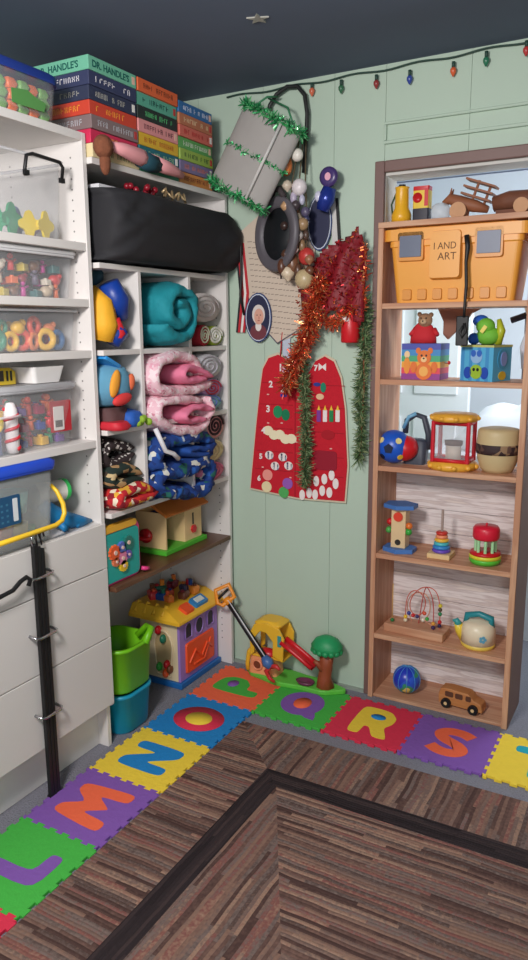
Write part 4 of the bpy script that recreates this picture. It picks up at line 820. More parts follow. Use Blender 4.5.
for wx in (-.055, .055):
    for s in (-1, 1):
        b = MB(TR(wx, s*.034, .02) @ WALLT); b.cyl((0, 0, -.006), (0, 0, .006), .02, mblk); wh_ = b.build('wheel', o); b = MB(TR(wx, s*.034, .02) @ WALLT); b.cyl((0, 0, -.0075), (0, 0, .0075), .007, mwd); b.build('hub', wh_)
# -- things beyond the bookcase
fc = [mat((236, 238, 244), .85, n=.04, ns=8, bump=.4)]
b = MB(TR(1.1, 1.35, 0)); b.box(-.5, .8, -.4, .4, 0, .9, mat((214, 214, 220), .7)); b.build('side_table', label='white covered table in the room beyond the doorway', cat='table')
b = MB(TR(1.15, 1.3, .9)); b.ball((0, 0, .0), (.5, .33, .24), fc[0], 40, 24)
b.v = [Vector((v.x, v.y, max(v.z, .901))) for v in b.v]
for v in b.v:
    if v.z > .91: v += noise.noise_vector(v*6)*.06
b.build('white_duvet', label='heap of white bedding seen through the middle shelf of the bookcase', cat='bedding')
b = MB(); o = th('hanging_scarf', 1.17, .34, 1.36, 'white and navy cloth straps hanging behind the light blue box', 'cloth')
b.tube([(.0, .0, .0), (-.012, 0, .08), (.004, 0, .16), (-.01, 0, .24)], [.022, .02, .012, .016], mat((226, 226, 234), .85, bump=.5)); b.build('white_strap', o)
b = MB(); b.tube([(.02, -.0, .04), (.03, 0, .14), (.018, 0, .23)], [.008, .01, .012], mat((40, 40, 80), .8)); b.build('navy_strap', o); b = MB(); b.tube([(.045, .0, .02), (.05, 0, .12), (.045, 0, .23)], [.012, .016, .014], mat((226, 150, 170), .8)); b.build('pink_strap', o)
b = MB(); b.tube([(-.07, -.0, .18), (.06, .0, .225)], .012, mat((50, 44, 60), .8)); b.build('dark_bundle', o)
b = MB(); b.box(-.02, -.004, .005, .012, -.05, .245, mat((150, 150, 160), .6)); b.build('rail_strip', o)
b = MB(TR(.92, .312, 1.478) @ WALLT); b.prism([(-.1, .12), (.1, .12), (.04, .09), (.01, .05), (-.02, .02), (-.05, -.01), (-.07, .01), (-.07, .06)], 0, .02, mat((150, 104, 84), .7)); b.build('brown_valance', label='brown scalloped board hanging behind the bear puppet', cat='board', bevel=.004)
# ================= WALL DECOR =================
YW = .083
bulbs = [(.378, 2.40, (214, 110, 80)), (.497, 2.392, (60, 110, 80)), (.634, 2.388, (150, 60, 60)), (.758, 2.384, (60, 80, 160)), (.912, 2.386, (220, 100, 60)), (1.022, 2.40, (50, 120, 90)), (1.15, 2.41, (190, 60, 60)), (1.3, 2.40, (60, 80, 160))]
sl = thing('string_lights', (.75, YW-.012, 2.4), 'dark green string of large coloured holiday bulbs along the top of the green wall', 'string lights')
pts = []
for i in range(60): t_ = i/59; x_ = .0+1.5*t_; pts.append((x_-.75, 0, .022+.004*math.sin(x_*26)+.003*x_-.004*math.sin(x_*3)))
b = MB(); b.tube(pts, .003, mat((40, 70, 60), .6), n=6); b.build('wire', sl)
for x_, z_, c in bulbs:
    b = MB(TR(x_-.75, -.003, z_-2.4+.0)); b.lathe([(.0, -.03), (.004, -.026), (.0105, -.014), (.0105, -.006), (.006, .0)], mat(c, .25), 12); lb_ = b.build('bulb', sl); b = MB(TR(x_-.75, -.003, z_-2.4)); b.lathe([(.006, 0), (.0062, .018), (0, .019)], mat((40, 70, 60), .6), 10); b.build('socket', lb_)
b = MB(TR(.464, -.496, CZ-.004)); poly = [((.036 if k % 2 == 0 else .015)*math.sin(k*PI/5+.25), (.036 if k % 2 == 0 else .015)*math.cos(k*PI/5+.25)) for k in range(10)]
b.prism(poly, 0, .004, mat((170, 170, 160), .6)); b.build('ceiling_star', label='pale star sticker on the dark blue ceiling', cat='star')
# black curved hook
b = MB(); pts = [(.20, 2.30), (.205, 2.36), (.235, 2.395), (.28, 2.415), (.325, 2.41), (.355, 2.375), (.366, 2.31), (.362, 2.2), (.352, 2.1)]
b.tube([(x, YW-.03, z) for x, z in pts], .008, mat((38, 40, 40), .5)); b.build('black_hook', label='curved black hook frame against the wall behind the grey fabric drum', cat='hook')
# grey drum with green tinsel
def tinsel(b, path, rad, n, ln, wd, mats, seed, droop=0):
    rnd = random.Random(seed); P = [Vector(p) for p in path]; L = [0]
    for i in range(1, len(P)): L.append(L[-1]+(P[i]-P[i-1]).length)
    for k in range(n):
        s = rnd.random()*L[-1]; i = max(j for j in range(len(P)-1) if L[j] <= s) if s > 0 else 0
        p = P[i].lerp(P[i+1], (s-L[i])/max(1e-6, L[i+1]-L[i]))
        d = Vector((rnd.gauss(0, 1), rnd.gauss(0, 1), rnd.gauss(0, 1)-droop)).normalized(); rr = rad(s/L[-1]) if callable(rad) else rad
        q = p+d*rr*rnd.random()*.5; l = ln*rnd.uniform(.5, 1.2)
        e = q+d*l; w = d.cross(Vector((rnd.gauss(0, 1), rnd.gauss(0, 1), rnd.gauss(0, 1)))).normalized()*wd
        mid = (q+e)/2+w.cross(d)*.6
        b.add([q-w, q+w, mid+w*1.0, mid-w*1.0, e+w*.5, e-w*.5], [(0, 1, 2, 3), (3, 2, 4, 5)], rnd.choice(mats))
A0 = Vector((.275, -.045, 2.285)); B0 = Vector((.125, -.065, 2.02)); ax = (B0-A0)
dr = thing('fabric_drum', (.2, -.055, 2.02), 'grey sheer fabric drum trimmed with green tinsel, hanging in the corner above the black bag', 'decoration')
o0 = Vector((.2, -.055, 2.02)); dn = ax.normalized(); wv = Vector((0, 1, 0)).cross(dn).normalized(); dv = dn.cross(wv)
def drum_ring(f, n=40, k=1.0):
    c = A0+ax*f-o0; W = .135*k; return [c+wv*W*math.cos(2*PI*j/n)+dv*.05*math.sin(2*PI*j/n) for j in range(n)]
b = MB(); N_ = 40; rs = [drum_ring(f/8) for f in range(9)]; vs = [p for r in rs for p in r]
b.add(vs, [(i*N_+j, i*N_+(j+1) % N_, (i+1)*N_+(j+1) % N_, (i+1)*N_+j) for i in range(8) for j in range(N_)], mat((172, 168, 164), .8, n=.08, ns=12, alpha=.9), True)
b.add(rs[0], [list(range(N_))], mat((172, 168, 164), .8, alpha=.9)); b.build('fabric', dr)
MG = [mat((70, 176, 110), .3, .4), mat((40, 140, 84), .3, .4), mat((130, 210, 150), .25, .4)]
for f, k, n, l in ((.02, 1.0, 1000, .028), (.5, 1.01, 420, .014), (.99, 1.0, 800, .024)):
    b = MB(); r = drum_ring(f, 40, k); tinsel(b, r+[r[0]], .012, n, l, .003, MG, int(f*10)); o_ = b.build('tinsel_trim', dr)
b = MB(); q = dv*-.052
b.tube([A0+ax*.03-o0+wv*-.07+q*1.0, A0+ax*.97-o0+wv*-.07+q*1.0], .006, mat((206, 204, 200), .7)); b.build('white_seam', dr)
for s, e in ((0, 1), (1, -1)):
    b = MB(); b.tube([A0-o0+wv*.1*e, A0-o0+wv*.05*e+Vector((0, .03, .06)), Vector((.03, .09, .36))+Vector((.02*e, 0, 0))], .004, mat((60, 130, 90), .5)); b.build('hanger', dr)
# round disc
rd = thing('round_mirror', (.262, .0, 1.70), 'round black disc with a broad grey rim hanging below the fabric drum', 'mirror')
q = TR(0, 0, .175) @ RZ(-27) @ WALLT
b = MB(q); n = 40; 
b.lathe([(.096, -.012), (.135, -.012), (.142, 0), (.136, .012), (.125, .014), (.112, .009), (.1, .011), (.096, -.012)], mat((98, 94, 100), .5), 40, cap=False); b.build('rim', rd)
b = MB(q); b.lathe([(0, -.01), (.1, -.01), (.1, -.004), (0, -.004)], mat((22, 26, 30), .6), 40); b.build('black_face', rd)
b = MB(q); b.tube([(-.05, .13, 0), (-.02, .165, 0), (.02, .165, 0), (.05, .13, 0)], .012, mat((60, 52, 54), .8)); b.tube([(.03, -.135, 0), (.03, -.17, 0)], [.008, .003], mat((60, 50, 50), .7)); b.build('cloth_tie', rd)
# scroll document, second document, oval portraits
def sheet(name, poly, y, m, th_=.003): b = MB(TR(0, y, 0) @ WALLT); b.prism(poly, 0, th_, m); return b
dc = thing('parchment_poster', (.23, YW-.01, 1.457), 'cut out parchment document poster with fine writing, red and white ribbon edge', 'poster')
off = TR(-.23, 0, -1.457)
mpar = mat((206, 190, 172), .8, n=.06, ns=8)
b = MB(off @ WALLT); b.prism([(.05, 1.90), (.085, 1.66), (.15, 1.53), (.227, 1.457), (.29, 1.48), (.355, 1.525), (.385, 1.62), (.40, 1.78), (.37, 1.95), (.2, 2.0)], 0, .004, mpar); b.build('parchment', dc)
b = MB(off @ WALLT); mink = mat((150, 136, 124), .8); rnd = random.Random(2)
for k in range(17):
    z = 1.86-.022*k; xx = .09+.04*(k/17)
    while xx < .35-.05*(k > 13)*(k-13)/2: l = rnd.uniform(.008, .022); b.box(xx, xx+l, z-(xx-.1)*.12, z+.0035-(xx-.1)*.12, .004, .0044, mink); xx += l+.005
b.build('fine_writing', dc)
b = MB(off @ WALLT)
for k, (dx, c) in enumerate(((-.012, (30, 28, 34)), (.0, (190, 36, 48)), (.016, (232, 226, 220)), (.03, (190, 36, 48)))): b.prism([(.04+dx*.8, 1.86), (.05+dx*.8, 1.86), (.072+dx*.8, 1.66), (.05+dx*.8, 1.50), (.04+dx*.8, 1.50), (.06+dx*.8, 1.66)], .004, .006+.0002*k, mat(c, .7))
b.build('ribbon_edge', dc)
b = MB(off @ WALLT); b.tube([(.12, 1.56, .004), (.227, 1.456, .004), (.355, 1.525, .004), (.39, 1.65, .004)], .003, mat((90, 84, 100), .6)); b.build('dark_border', dc)
def portrait(x, y, z, rx, rz_, label, person=True):
    o = thing('oval_portrait', (x, y, z-rz_), label, 'portrait')
    b = MB(TR(0, 0, rz_) @ WALLT); disc(b, 0, 0, rx, rz_, mat((40, 60, 110), .5), 0, .004); disc(b, 0, 0, rx*.93, rz_*.95, mat((206, 214, 226), .5), .004, .0008); disc(b, 0, 0, rx*.87, rz_*.91, mat((34, 38, 70), .5), .005, .001); b.build('oval_board', o)
    if person:
        b = MB(TR(0, 0, rz_) @ WALLT); disc(b, .002, -.058, rx*.62, rz_*.32, mat((110, 50, 60), .6), .006, .001); disc(b, .003, -.035, .014, .02, mat((226, 220, 214), .6), .007, .001)
        disc(b, .004, .012, .03, .04, mat((214, 206, 200), .6), .007, .001); disc(b, .006, .004, .022, .032, mat((214, 160, 140), .6), .008, .001)
        for s in (-1, 1): disc(b, .006+.008*s, .01, .003, .002, mat((60, 40, 40), .6), .009, .0005)
        disc(b, .006, -.012, .006, .0018, mat((160, 80, 76), .6), .009, .0005); disc(b, .007, -.001, .0025, .007, mat((190, 130, 112), .6), .009, .0008); b.build('painted_bust', o)
    return o
portrait(.143, YW-.02, 1.56, .063, .1, 'oval portrait of a white haired person, lower left corner of the parchment')
portrait(.415, YW-.014, 1.915, .052, .105, 'dark blue oval portrait board partly hidden behind the hanging ornaments', False)
b = sheet('w', [(.455, 1.99), (.478, 1.99), (.494, 1.8), (.47, 1.80)], YW-.008, mat((206, 204, 200), .7)); b.prism([(.478, 2.0), (.488, 2.0), (.505, 1.8), (.494, 1.80)], 0, .005, mblk); b.build('document_strip', label='narrow white and black strip of a second poster right of the blue oval', cat='poster')
# ornament garland
og = thing('ornament_garland', (.36, .0, 1.66), 'hanging garland of shells, nuts and small white and brown ornaments beside the round disc', 'garland')
rnd = random.Random(11)
for k, s in enumerate((-.03, .0, .025)): b = MB(); b.tube([(s*.5, .03, .56), (s, .0, .4), (s*1.3+.004*k, -.01, .2), (s, -.01, .05)], .0025, mat((96, 80, 56), .8), n=5); b.build('cord', og)
ORN = [(-.035, .52, .018, (222, 216, 206)), (.0, .49, .02, (226, 220, 210)), (-.05, .46, .026, (214, 120, 60)), (-.04, .385, .018, (206, 190, 170)), (.01, .375, .026, (226, 218, 220)), (-.015, .34, .016, (180, 170, 190)), (-.04, .31, .02, (190, 150, 110)), (-.02, .29, .022, (120, 74, 50)),
       (.02, .33, .013, (190, 190, 210)), (-.008, .265, .022, (220, 200, 170)), (.03, .24, .02, (160, 130, 96)), (.0, .225, .018, (110, 80, 60)), (.012, .2, .018, (206, 196, 190)), (-.025, .18, .02, (100, 66, 50)), (.02, .165, .016, (140, 110, 80)), (.0, .15, .012, (226, 222, 216)),
       (.035, .125, .028, (190, 60, 56)), (-.025, .1, .03, (120, 80, 56)), (-.04, .065, .025, (214, 196, 170)), (.03, .04, .032, (190, 170, 130)), (-.06, .09, .02, (96, 60, 44)), (.06, .11, .016, (160, 110, 80)), (.035, .285, .016, (90, 84, 110)), (-.055, .5, .014, (120, 70, 40)), (.0, .31, .017, (70, 60, 64)), (-.05, .24, .014, (60, 44, 40)), (.045, .2, .013, (80, 60, 50)), (-.045, .135, .018, (84, 54, 40)), (.055, .07, .015, (110, 70, 50)), (.0, .075, .018, (90, 60, 44)), (.04, .26, .012, (60, 60, 90))]
for k, (dx, dz, r, c) in enumerate(ORN):
    r *= 1.2; b = MB(TR(dx, -.02+rnd.uniform(-.014, .014), dz)); m_ = mat(c, .35, n=.2, ns=50)
    if k % 3 == 0: b.lathe([(0, -r*1.1), (r*.7, -r*.5), (r, 0), (r*.6, r*.7), (0, r)], m_, 10)
    elif k % 3 == 1: b.ball((0, 0, 0), (r, r*.8, r), m_, 10, 7)
    else: b.ball((0, 0, 0), (r*.75, r*.7, r*1.25), m_, 10, 7)
    b.build('ornament', og)
bo = thing('blue_ornament', (.468, .02, 1.95), 'shiny blue hanging ornament with a purple round top beside the ornament garland', 'ornament')
b = MB(); b.tube([(-.02, 0, .0), (-.005, 0, .04), (.01, 0, .08)], [.024, .034, .026], mat((40, 60, 150), .2, .3)); b.ball((-.03, -.015, .05), (.016, .012, .02), mat((206, 206, 226), .3)); b.build('body', bo)
b = MB(TR(.012, -.01, .115) @ WALLT); b.lathe([(.0, 0), (.036, 0), (.036, .012), (.024, .016), (0, .016)], mat((70, 54, 110), .3), 18); disc(b, 0, 0, .012, .014, mat((230, 170, 190), .4), .016, .002); b.build('round_top', bo)
# red sheer cloth, orange tinsel
rc = thing('red_mesh_cloth', (.52, YW-.05, 1.52), 'glittering red sheer cloth draped on the wall beside the doorway trim', 'cloth')
mrm = mat((140, 24, 38), .55, n=.3, ns=40, bump=.6, alpha=.85)
ol = [(-.17, .14), (-.1, .25), (-.02, .31), (.085, .355), (.112, .25), (.112, .08), (.1, .0), (.06, .03), (-.02, .06), (-.09, .03), (-.16, .03)]
b = MB(); vs = []; NG = 26
def inside(px, pz):
    c = False; j = len(ol)-1
    for i in range(len(ol)):
        xi, zi = ol[i]; xj, zj = ol[j]
        if (zi > pz) != (zj > pz) and px < (xj-xi)*(pz-zi)/(zj-zi)+xi: c = not c
        j = i
    return c
for i in range(NG+1):
    for j in range(NG+1):
        x_ = -.175+.295*i/NG; z_ = -.01+.37*j/NG; vs.append((x_, -.02+.01*math.sin(x_*60-z_*18+2*math.sin(z_*9))+.03*noise.noise(Vector((x_*11, z_*7, 1))), z_))
fs = [(i*(NG+1)+j, (i+1)*(NG+1)+j, (i+1)*(NG+1)+j+1, i*(NG+1)+j+1) for i in range(NG) for j in range(NG) if inside(-.175+.295*(i+.5)/NG, -.01+.37*(j+.5)/NG)]
b.add(vs, fs, mrm, True); ro = b.build('sheer_cloth', rc); so = ro.modifiers.new('s', 'SOLIDIFY'); so.thickness = .003
b = MB(); rnd = random.Random(8); MR = [mat((200, 40, 40), .2, .8), mat((230, 120, 60), .2, .8), mat((150, 20, 30), .3, .6)]
P = []
while len(P) < 340:
    x_, z_ = rnd.uniform(-.165, .11), rnd.uniform(0, .35)
    if inside(x_, z_): P.append((x_, z_))
for x_, z_ in P:
    q_ = Vector((x_, -.045+rnd.uniform(-.01, .02), z_)); d = Vector((rnd.gauss(0, 1), rnd.gauss(0, .6), rnd.gauss(0, 1))).normalized()*.006; w = d.cross(Vector((0, 1, rnd.random()))).normalized()*.0022
    b.add([q_-d-w, q_-d+w, q_+d+w, q_+d-w], [(0, 1, 2, 3)], rnd.choice(MR))
s_ = b.build('sequin_glitter', rc); s_['kind'] = 'stuff'
b = MB(); MO = [mat((240, 130, 80), .25, .75), mat((214, 84, 54), .3, .6), mat((250, 196, 140), .25, .75), mat((190, 70, 54), .35, .5)]
tg = [(.45, .0, 1.70), (.43, .0, 1.62), (.405, .0, 1.52), (.37, .0, 1.44), (.33, .0, 1.36), (.30, .0, 1.28)]
tinsel(b, tg, lambda t: .06-.02*t, 2100, .036, .0028, MO, 21, .4); b.build('orange_tinsel', label='orange and copper tinsel garland hanging over the red felt chart', cat='tinsel', group=None)
b = MB(); tinsel(b, [(.40, .0, 1.60), (.44, .0, 1.555), (.50, 0.0, 1.53), (.56, .0, 1.56), (.6, .0, 1.60)], .03, 420, .03, .0026, MO, 22); b.build('orange_tinsel', label='loop of orange tinsel along the lower edge of the red cloth', cat='tinsel')
b = MB(); tinsel(b, [(.625, .01, 1.82), (.63, .01, 1.70), (.62, .01, 1.58)], .012, 130, .024, .0024, MO, 23); b.build('orange_tinsel', label='thin strand of copper tinsel on the right edge of the red cloth', cat='tinsel')
fe = thing('red_canister', (.565, .03, 1.46), 'small red canister with a white label under the red cloth', 'canister')
b = MB(); b.lathe([(.032, 0), (.036, .006), (.036, .1), (.022, .125), (.01, .13)], pl((206, 30, 40)), 18); b.build('body', fe); b = MB(TR(-.005, -.036, .09) @ WALLT); b.rr([(-.001, .014, .01, .003), (.001, .014, .01, .003)], mat((230, 226, 220), .6)); b.build('white_label', fe); b = MB(); b.lathe([(.01, .13), (.012, .15), (0, .151)], mchr, 12); b.build('valve', fe)
# pine garlands
MP = [mat((78, 108, 66), .7), mat((110, 138, 90), .7), mat((60, 88, 56), .7), mat((146, 156, 112), .7)]
b = MB(); b.tube([(.355, .03, 1.37), (.372, .03, 1.2), (.378, .03, 1.02), (.375, .03, .9)], .004, mat(BR, .8), n=5); tinsel(b, [(.36, .03, 1.39), (.374, .03, 1.2), (.378, .03, 1.02), (.375, .03, .88)], .024, 1500, .032, .0018, MP, 31); b.build('pine_garland', label='green artificial pine garland hanging down the middle of the red felt chart', cat='garland')
b = MB(); b.tube([(.61, .04, 1.6), (.62, .045, 1.3), (.61, .045, 1.02)], .004, mat(BR, .8), n=5); tinsel(b, [(.615, .045, 1.62), (.62, .045, 1.45), (.605, .045, 1.25), (.612, .045, 1.05), (.60, .045, 1.0)], .018, 1700, .034, .0018, MP, 32); b.build('pine_garland', label='green artificial pine garland hanging beside the doorway trim', cat='garland')
# red felt chart
fch = thing('felt_chart', (.32, YW-.008, .82), 'red felt wall chart with two rounded tops and rows of felt counting pieces', 'wall chart')
of = TR(-.32, 0, -.82)
C_ = [(.093, .835), (.1, .9), (.125, 1.12), (.145, 1.27), (.158, 1.35), (.185, 1.395), (.23, 1.41), (.28, 1.385), (.31, 1.33), (.335, 1.30), (.365, 1.33), (.40, 1.385), (.44, 1.405), (.48, 1.385), (.51, 1.32), (.53, 1.2), (.545, .97), (.535, .822), (.32, .815)]
cen = Vector((.32, 1.1)); big = [tuple(cen+(Vector(p)-cen)*1.03) for p in C_]
mfe = mat((196, 26, 44), .95, n=.06, ns=60, bump=.3)
b = MB(of @ WALLT); b.prism(big, 0, .003, mat((206, 196, 170), .8)); b.build('white_edging', fch)
b = MB(of @ WALLT); b.prism(C_, .003, .006, mfe); b.build('red_felt', fch)
b = MB(of @ WALLT); md = mat((160, 20, 36), .95)
for z in (1.29, 1.2, 1.1, 1.0, .92): b.box(.108+.1*(z-.82), .30, z-.001+.004, z+.0015+.004, .006, .0075, md); b.box(.37, .53, z-.001, z+.0015, .006, .0075, md)
b.box(.308, .312, .82, 1.31, .006, .0075, md); b.build('stitched_seam', fch)
def wz(px, py): return .188+(px-268)*.0046-.32, 1.4-(py-357)*.0043+(px-268)*(py-357)*4e-6-.82
FW = (236, 228, 224)
def item(nm, kind, px, py, c, w, h, n_=1):
    x_, z_ = wz(px, py); b = MB(TR(x_, 0, z_) @ WALLT); m_ = mat(c, .9)
    if kind == 'disc': disc(b, 0, 0, w, h, m_, .006, .003)
    elif kind == 'tri': b.prism([(-w, -h), (w, -h), (0, h)], .006, .009, m_)
    elif kind == 'bow': b.prism([(-w, -h), (0, -h*.2), (w, -h), (w, h), (0, h*.2), (-w, h)], .006, .009, m_)
    elif kind == 'box': b.rr([(.006, w, h, w*.3), (.009, w, h, w*.3)], m_)
    elif kind == 'blob':
        for k in range(n_): disc(b, (k-(n_-1)/2)*w*1.15, (.25*h*(-1)**k)-k*h*.35+h*.15*n_, w, h, m_, .006, .003+.0003*k)
    elif kind == 'num': b.text(str(n_), h*2.6, .003, m_, (0, 0, .008), off=.0012)
    b.build(nm, fch)
item('felt_numeral', 'num', 280, 367, FW, .01, .016, 1); item('felt_bow', 'bow', 286, 370, (232, 190, 214), .019, .017)
item('felt_numeral', 'num', 270, 383, FW, .01, .014, 2); item('felt_hat', 'tri', 283, 383, FW, .013, .034); item('felt_brim', 'box', 283, 394, (50, 50, 150), .015, .006)
item('felt_numeral', 'num', 267, 407, FW, .01, .015, 3); item('felt_mitten', 'disc', 277, 410, (30, 140, 90), .021, .026); item('felt_mitten', 'disc', 285, 413, (20, 120, 80), .019, .024)
item('felt_numeral', 'num', 262, 428, FW, .01, .014, 4); item('felt_cloud', 'blob', 279, 434, (236, 226, 190), .024, .02, 5)
item('felt_numeral', 'num', 259, 454, FW, .01, .012, 5)
for px, py in ((268, 453), (282, 455), (274, 464), (288, 464)):
    item('felt_umbrella', 'disc', px, py, FW, .02, .018); item('felt_stripe', 'box', px-1, py, (50, 70, 160), .004, .015); item('felt_stripe', 'box', px+3, py+1, (70, 150, 190), .003, .011)
item('felt_numeral', 'num', 257, 476, FW, .01, .012, 6)
for px, py, c in ((266, 473, (236, 150, 140)), (265, 485, (232, 216, 170)), (287, 482, (150, 90, 180)), (283, 491, (80, 170, 90))): item('felt_balloon', 'disc', px, py, c, .024, .024)
item('felt_bow', 'bow', 321, 366, FW, .016, .015); item('felt_numeral', 'num', 315, 367, FW, .01, .012, 7)
item('felt_bird', 'disc', 322, 386, (30, 130, 100), .012, .02); item('felt_bird', 'disc', 316, 383, (50, 60, 140), .016, .008); item('felt_egg', 'disc', 319, 395, (230, 190, 150), .017, .012)
for k, c in enumerate(((130, 60, 150), FW, (40, 130, 80), FW)):
    item('felt_candle', 'box', 318+k*6, 414, c, .009, .024); item('felt_flame', 'tri', 318+k*6, 406, (240, 200, 60), .007, .01)
item('felt_patch', 'disc', 327, 433, (170, 20, 36), .03, .02); item('felt_pocket', 'box', 325, 459, (150, 22, 44), .05, .04)
for k, (px, py) in enumerate(((316, 480), (324, 478), (331, 474), (335, 483), (322, 490), (309, 492), (315, 494), (302, 494), (329, 492))): item('felt_ghost', 'disc', px, py, FW, .013, .022)
for px, py in ((267, 393), (281, 421), (267, 421), (298, 398), (300, 410), (296, 440), (300, 452), (330, 447), (312, 425), (261, 465), (290, 476), (300, 478)): item('felt_dash', 'box', px, py, (232, 180, 170), .005, .0025)
b = MB(of @ WALLT); b.tube([(.24, 1.40, .004), (.245, 1.46, .004), (.25, 1.5, .004)], .003, mat((190, 40, 50), .7)); b.box(.25, .285, 1.38, 1.5, .0, .003, mat((190, 200, 214), .3)); b.build('hanging_tab', fch)
# ================= CABINET CONTENTS =================
def tub(name, cx, cy, z, hx, hy, hz, m, label, lid=None, cat='tub', lid_h=.016, taper=.93, r=.03, openi=True):
    o = thing(name, (cx, cy, z), label, cat); b = MB(); tk = .003
    rings = [(0, hx*taper, hy*taper, r), (hz, hx, hy, r)]
    if openi: rings += [(hz, hx-tk, hy-tk, r-tk), (tk, hx*taper-tk, hy*taper-tk, r-tk)]
    b.rr(rings, m); b.build('tub_body', o)
    b = MB(); b.rr([(hz-.008, hx+.001, hy+.001, r), (hz-.008, hx+.006, hy+.006, r), (hz, hx+.006, hy+.006, r), (hz, hx+.001, hy+.001, r)], mat((226, 226, 230), .3, alpha=.6) if not lid else lid, cap=False); b.build('rim', o)
    if lid:
        b = MB(); b.rr([(hz+.0005, hx+.008, hy+.008, r), (hz+lid_h*.6, hx+.009, hy+.009, r), (hz+lid_h, hx-.004, hy-.004, r)], lid); b.build('lid', o)
    return o
mlw = mat((222, 222, 224), .3, alpha=.85)
# A
o = tub('clear_tub', -.19, -.98, 1.788, .145, .155, .235, mclear, 'tall clear tub with black wire handle on the top cabinet shelf')
b = MB(); b.tube([(.148, -.01, .17), (.152, -.015, .19), (.156, -.01, .225), (.16, .01, .232), (.16, .12, .228), (.158, .135, .215), (.152, .135, .185)], .0055, mblk); b.build('wire_handle', o)
for dy in (-.01, .135): b = MB(); b.cbox((.151, dy, .178), (.01, .018, .014), mblk); b.build('handle_clip', o)
def bits(grp, where, lst, kinds, seed):
    rnd = random.Random(seed)
    for (x, y, z, c, cn, kd, s) in lst:
        o = thing(kinds[kd][0], (x, y, z), f'{cn} {kinds[kd][1]} {where}', 'toy', grp)
        m_ = pl(c); b = MB()
        if kd == 'ring': b.T = SIDET; b.tube([(s*math.cos(a), s*math.sin(a)+s*1.3, 0) for a in [2*PI*k/18 for k in range(18)]], s*.42, m_, closed=True); b.T = Matrix()
        elif kd == 'cut':
            b.T = SIDET; b.prism([(s*1.1*(1+.25*math.cos(4*a))*math.cos(a), s*1.1*(1+.25*math.cos(4*a))*math.sin(a)+s*1.2) for a in [2*PI*k/28 for k in range(28)]], 0, .008, m_); b.T = Matrix()
        elif kd == 'blob': b.ball((0, 0, s), (s, s*1.2, s), m_); b.ball((s*.3, s*.8, s*1.7), s*.55, m_)
        elif kd == 'man': b.tube([(0, 0, 0), (0, 0, s*1.2), (0, 0, s*1.6)], [s*.6, s*.5, s*.3], m_); b.ball((0, 0, s*2.2), s*.5, m_); b.tube([(0, -s, s*1.6), (0, 0, s*1.3), (0, s, s*1.7)], s*.22, m_)
        elif kd == 'block': b.rr([(0, s, s*.8, s*.2), (s*1.2, s, s*.8, s*.2)], m_); b.cyl((0, 0, s*1.2), (0, 0, s*1.5), s*.4, m_)
        b.build('toy_body', o); o.rotation_euler.z = rnd.uniform(-.3, .3)
KN = {'ring': ('plastic_letter', 'plastic letter'), 'cut': ('foam_shape', 'flat foam shape'), 'blob': ('toy_animal', 'rubber animal'), 'man': ('toy_figure', 'small toy figure'), 'block': ('toy_block', 'small toy block')}
z0 = 1.793
bits('shapes in the tall clear tub', 'in the tall clear tub on the top shelf', [(-.085, -.95, z0, (236, 206, 40), 'left yellow', 'cut', .03), (-.08, -.89, z0, (240, 212, 50), 'right yellow', 'cut', .032), (-.09, -1.015, z0, (30, 150, 100), 'bright green', 'cut', .036), (-.09, -1.07, z0, (40, 160, 110), 'sea green', 'cut', .03),
     (-.13, -.9, z0, (170, 150, 190), 'lilac', 'cut', .03), (-.13, -.96, z0+.0, (110, 130, 170), 'slate blue', 'cut', .035), (-.14, -1.05, z0, (226, 120, 90), 'coral', 'cut', .036), (-.085, -1.115, z0, (30, 90, 120), 'dark blue', 'cut', .022)], KN, 1)
# B
o = tub('lidded_tub', -.20, -.975, 1.612, .15, .185, .135, mclear, 'clear tub with a white lid full of small toys, second cabinet shelf', lid=mlw)
z0 = 1.616
def heap(grp, where, x0_, x1_, y0_, y1_, zz, cols, kd, nx, ny, nz, s, seed, dz):
    rnd = random.Random(seed); k = 0; lst = []
    for c_ in range(nz):
        for i in range(nx):
            for j in range(ny):
                c, cn = cols[k % len(cols)]; w = ('front', 'middle', 'back')[min(2, nx-1-i)]; pos = ('far left', 'left', 'center', 'right', 'far right', 'rightmost', 'outer')[min(6, int(j*5/ny))]
                lst.append((x0_+(x1_-x0_)*(i+.5)/nx+rnd.uniform(-.006, .006), y0_+(y1_-y0_)*(j+.5)/ny+rnd.uniform(-.004, .004), zz+c_*dz, c, f'{cn}', kd[k % len(kd)], s*rnd.uniform(.85, 1.1))); k += 1
    # number of the layer and side go into the label
    for i, q in enumerate(lst):
        lst[i] = q[:4]+(f'{q[4]}',)+q[5:]
    seen = {}
    out = []
    for i, q in enumerate(lst):
        lay = ('bottom layer', 'second layer', 'top layer')[min(2, i//(nx*ny))]; side = ('left end', 'left part', 'center', 'right part', 'right end')[min(4, int((q[1]-y0_)/(y1_-y0_)*5))]; row = 'front' if q[0] > (x0_+x1_)/2 else 'back'
        out.append((q, f'{where}, {row} {lay}, {side}'))
    for q, wh in out: bits(grp, wh, [q], KN, seed+int(q[1]*1000))
CB = [((196, 60, 150), 'magenta'), ((60, 110, 110), 'teal'), ((206, 186, 160), 'cream'), ((226, 110, 60), 'orange'), ((150, 50, 60), 'dark red'), ((110, 100, 120), 'grey'), ((226, 214, 196), 'bone white'), ((210, 60, 60), 'red'), ((190, 170, 60), 'olive yellow'), ((120, 84, 60), 'brown')]
heap('small toys in the white lidded tub', 'in the white lidded tub', -.21, -.07, -1.12, -.815, z0, CB, ['blob', 'man', 'block'], 2, 7, 3, .017, 4, .038)
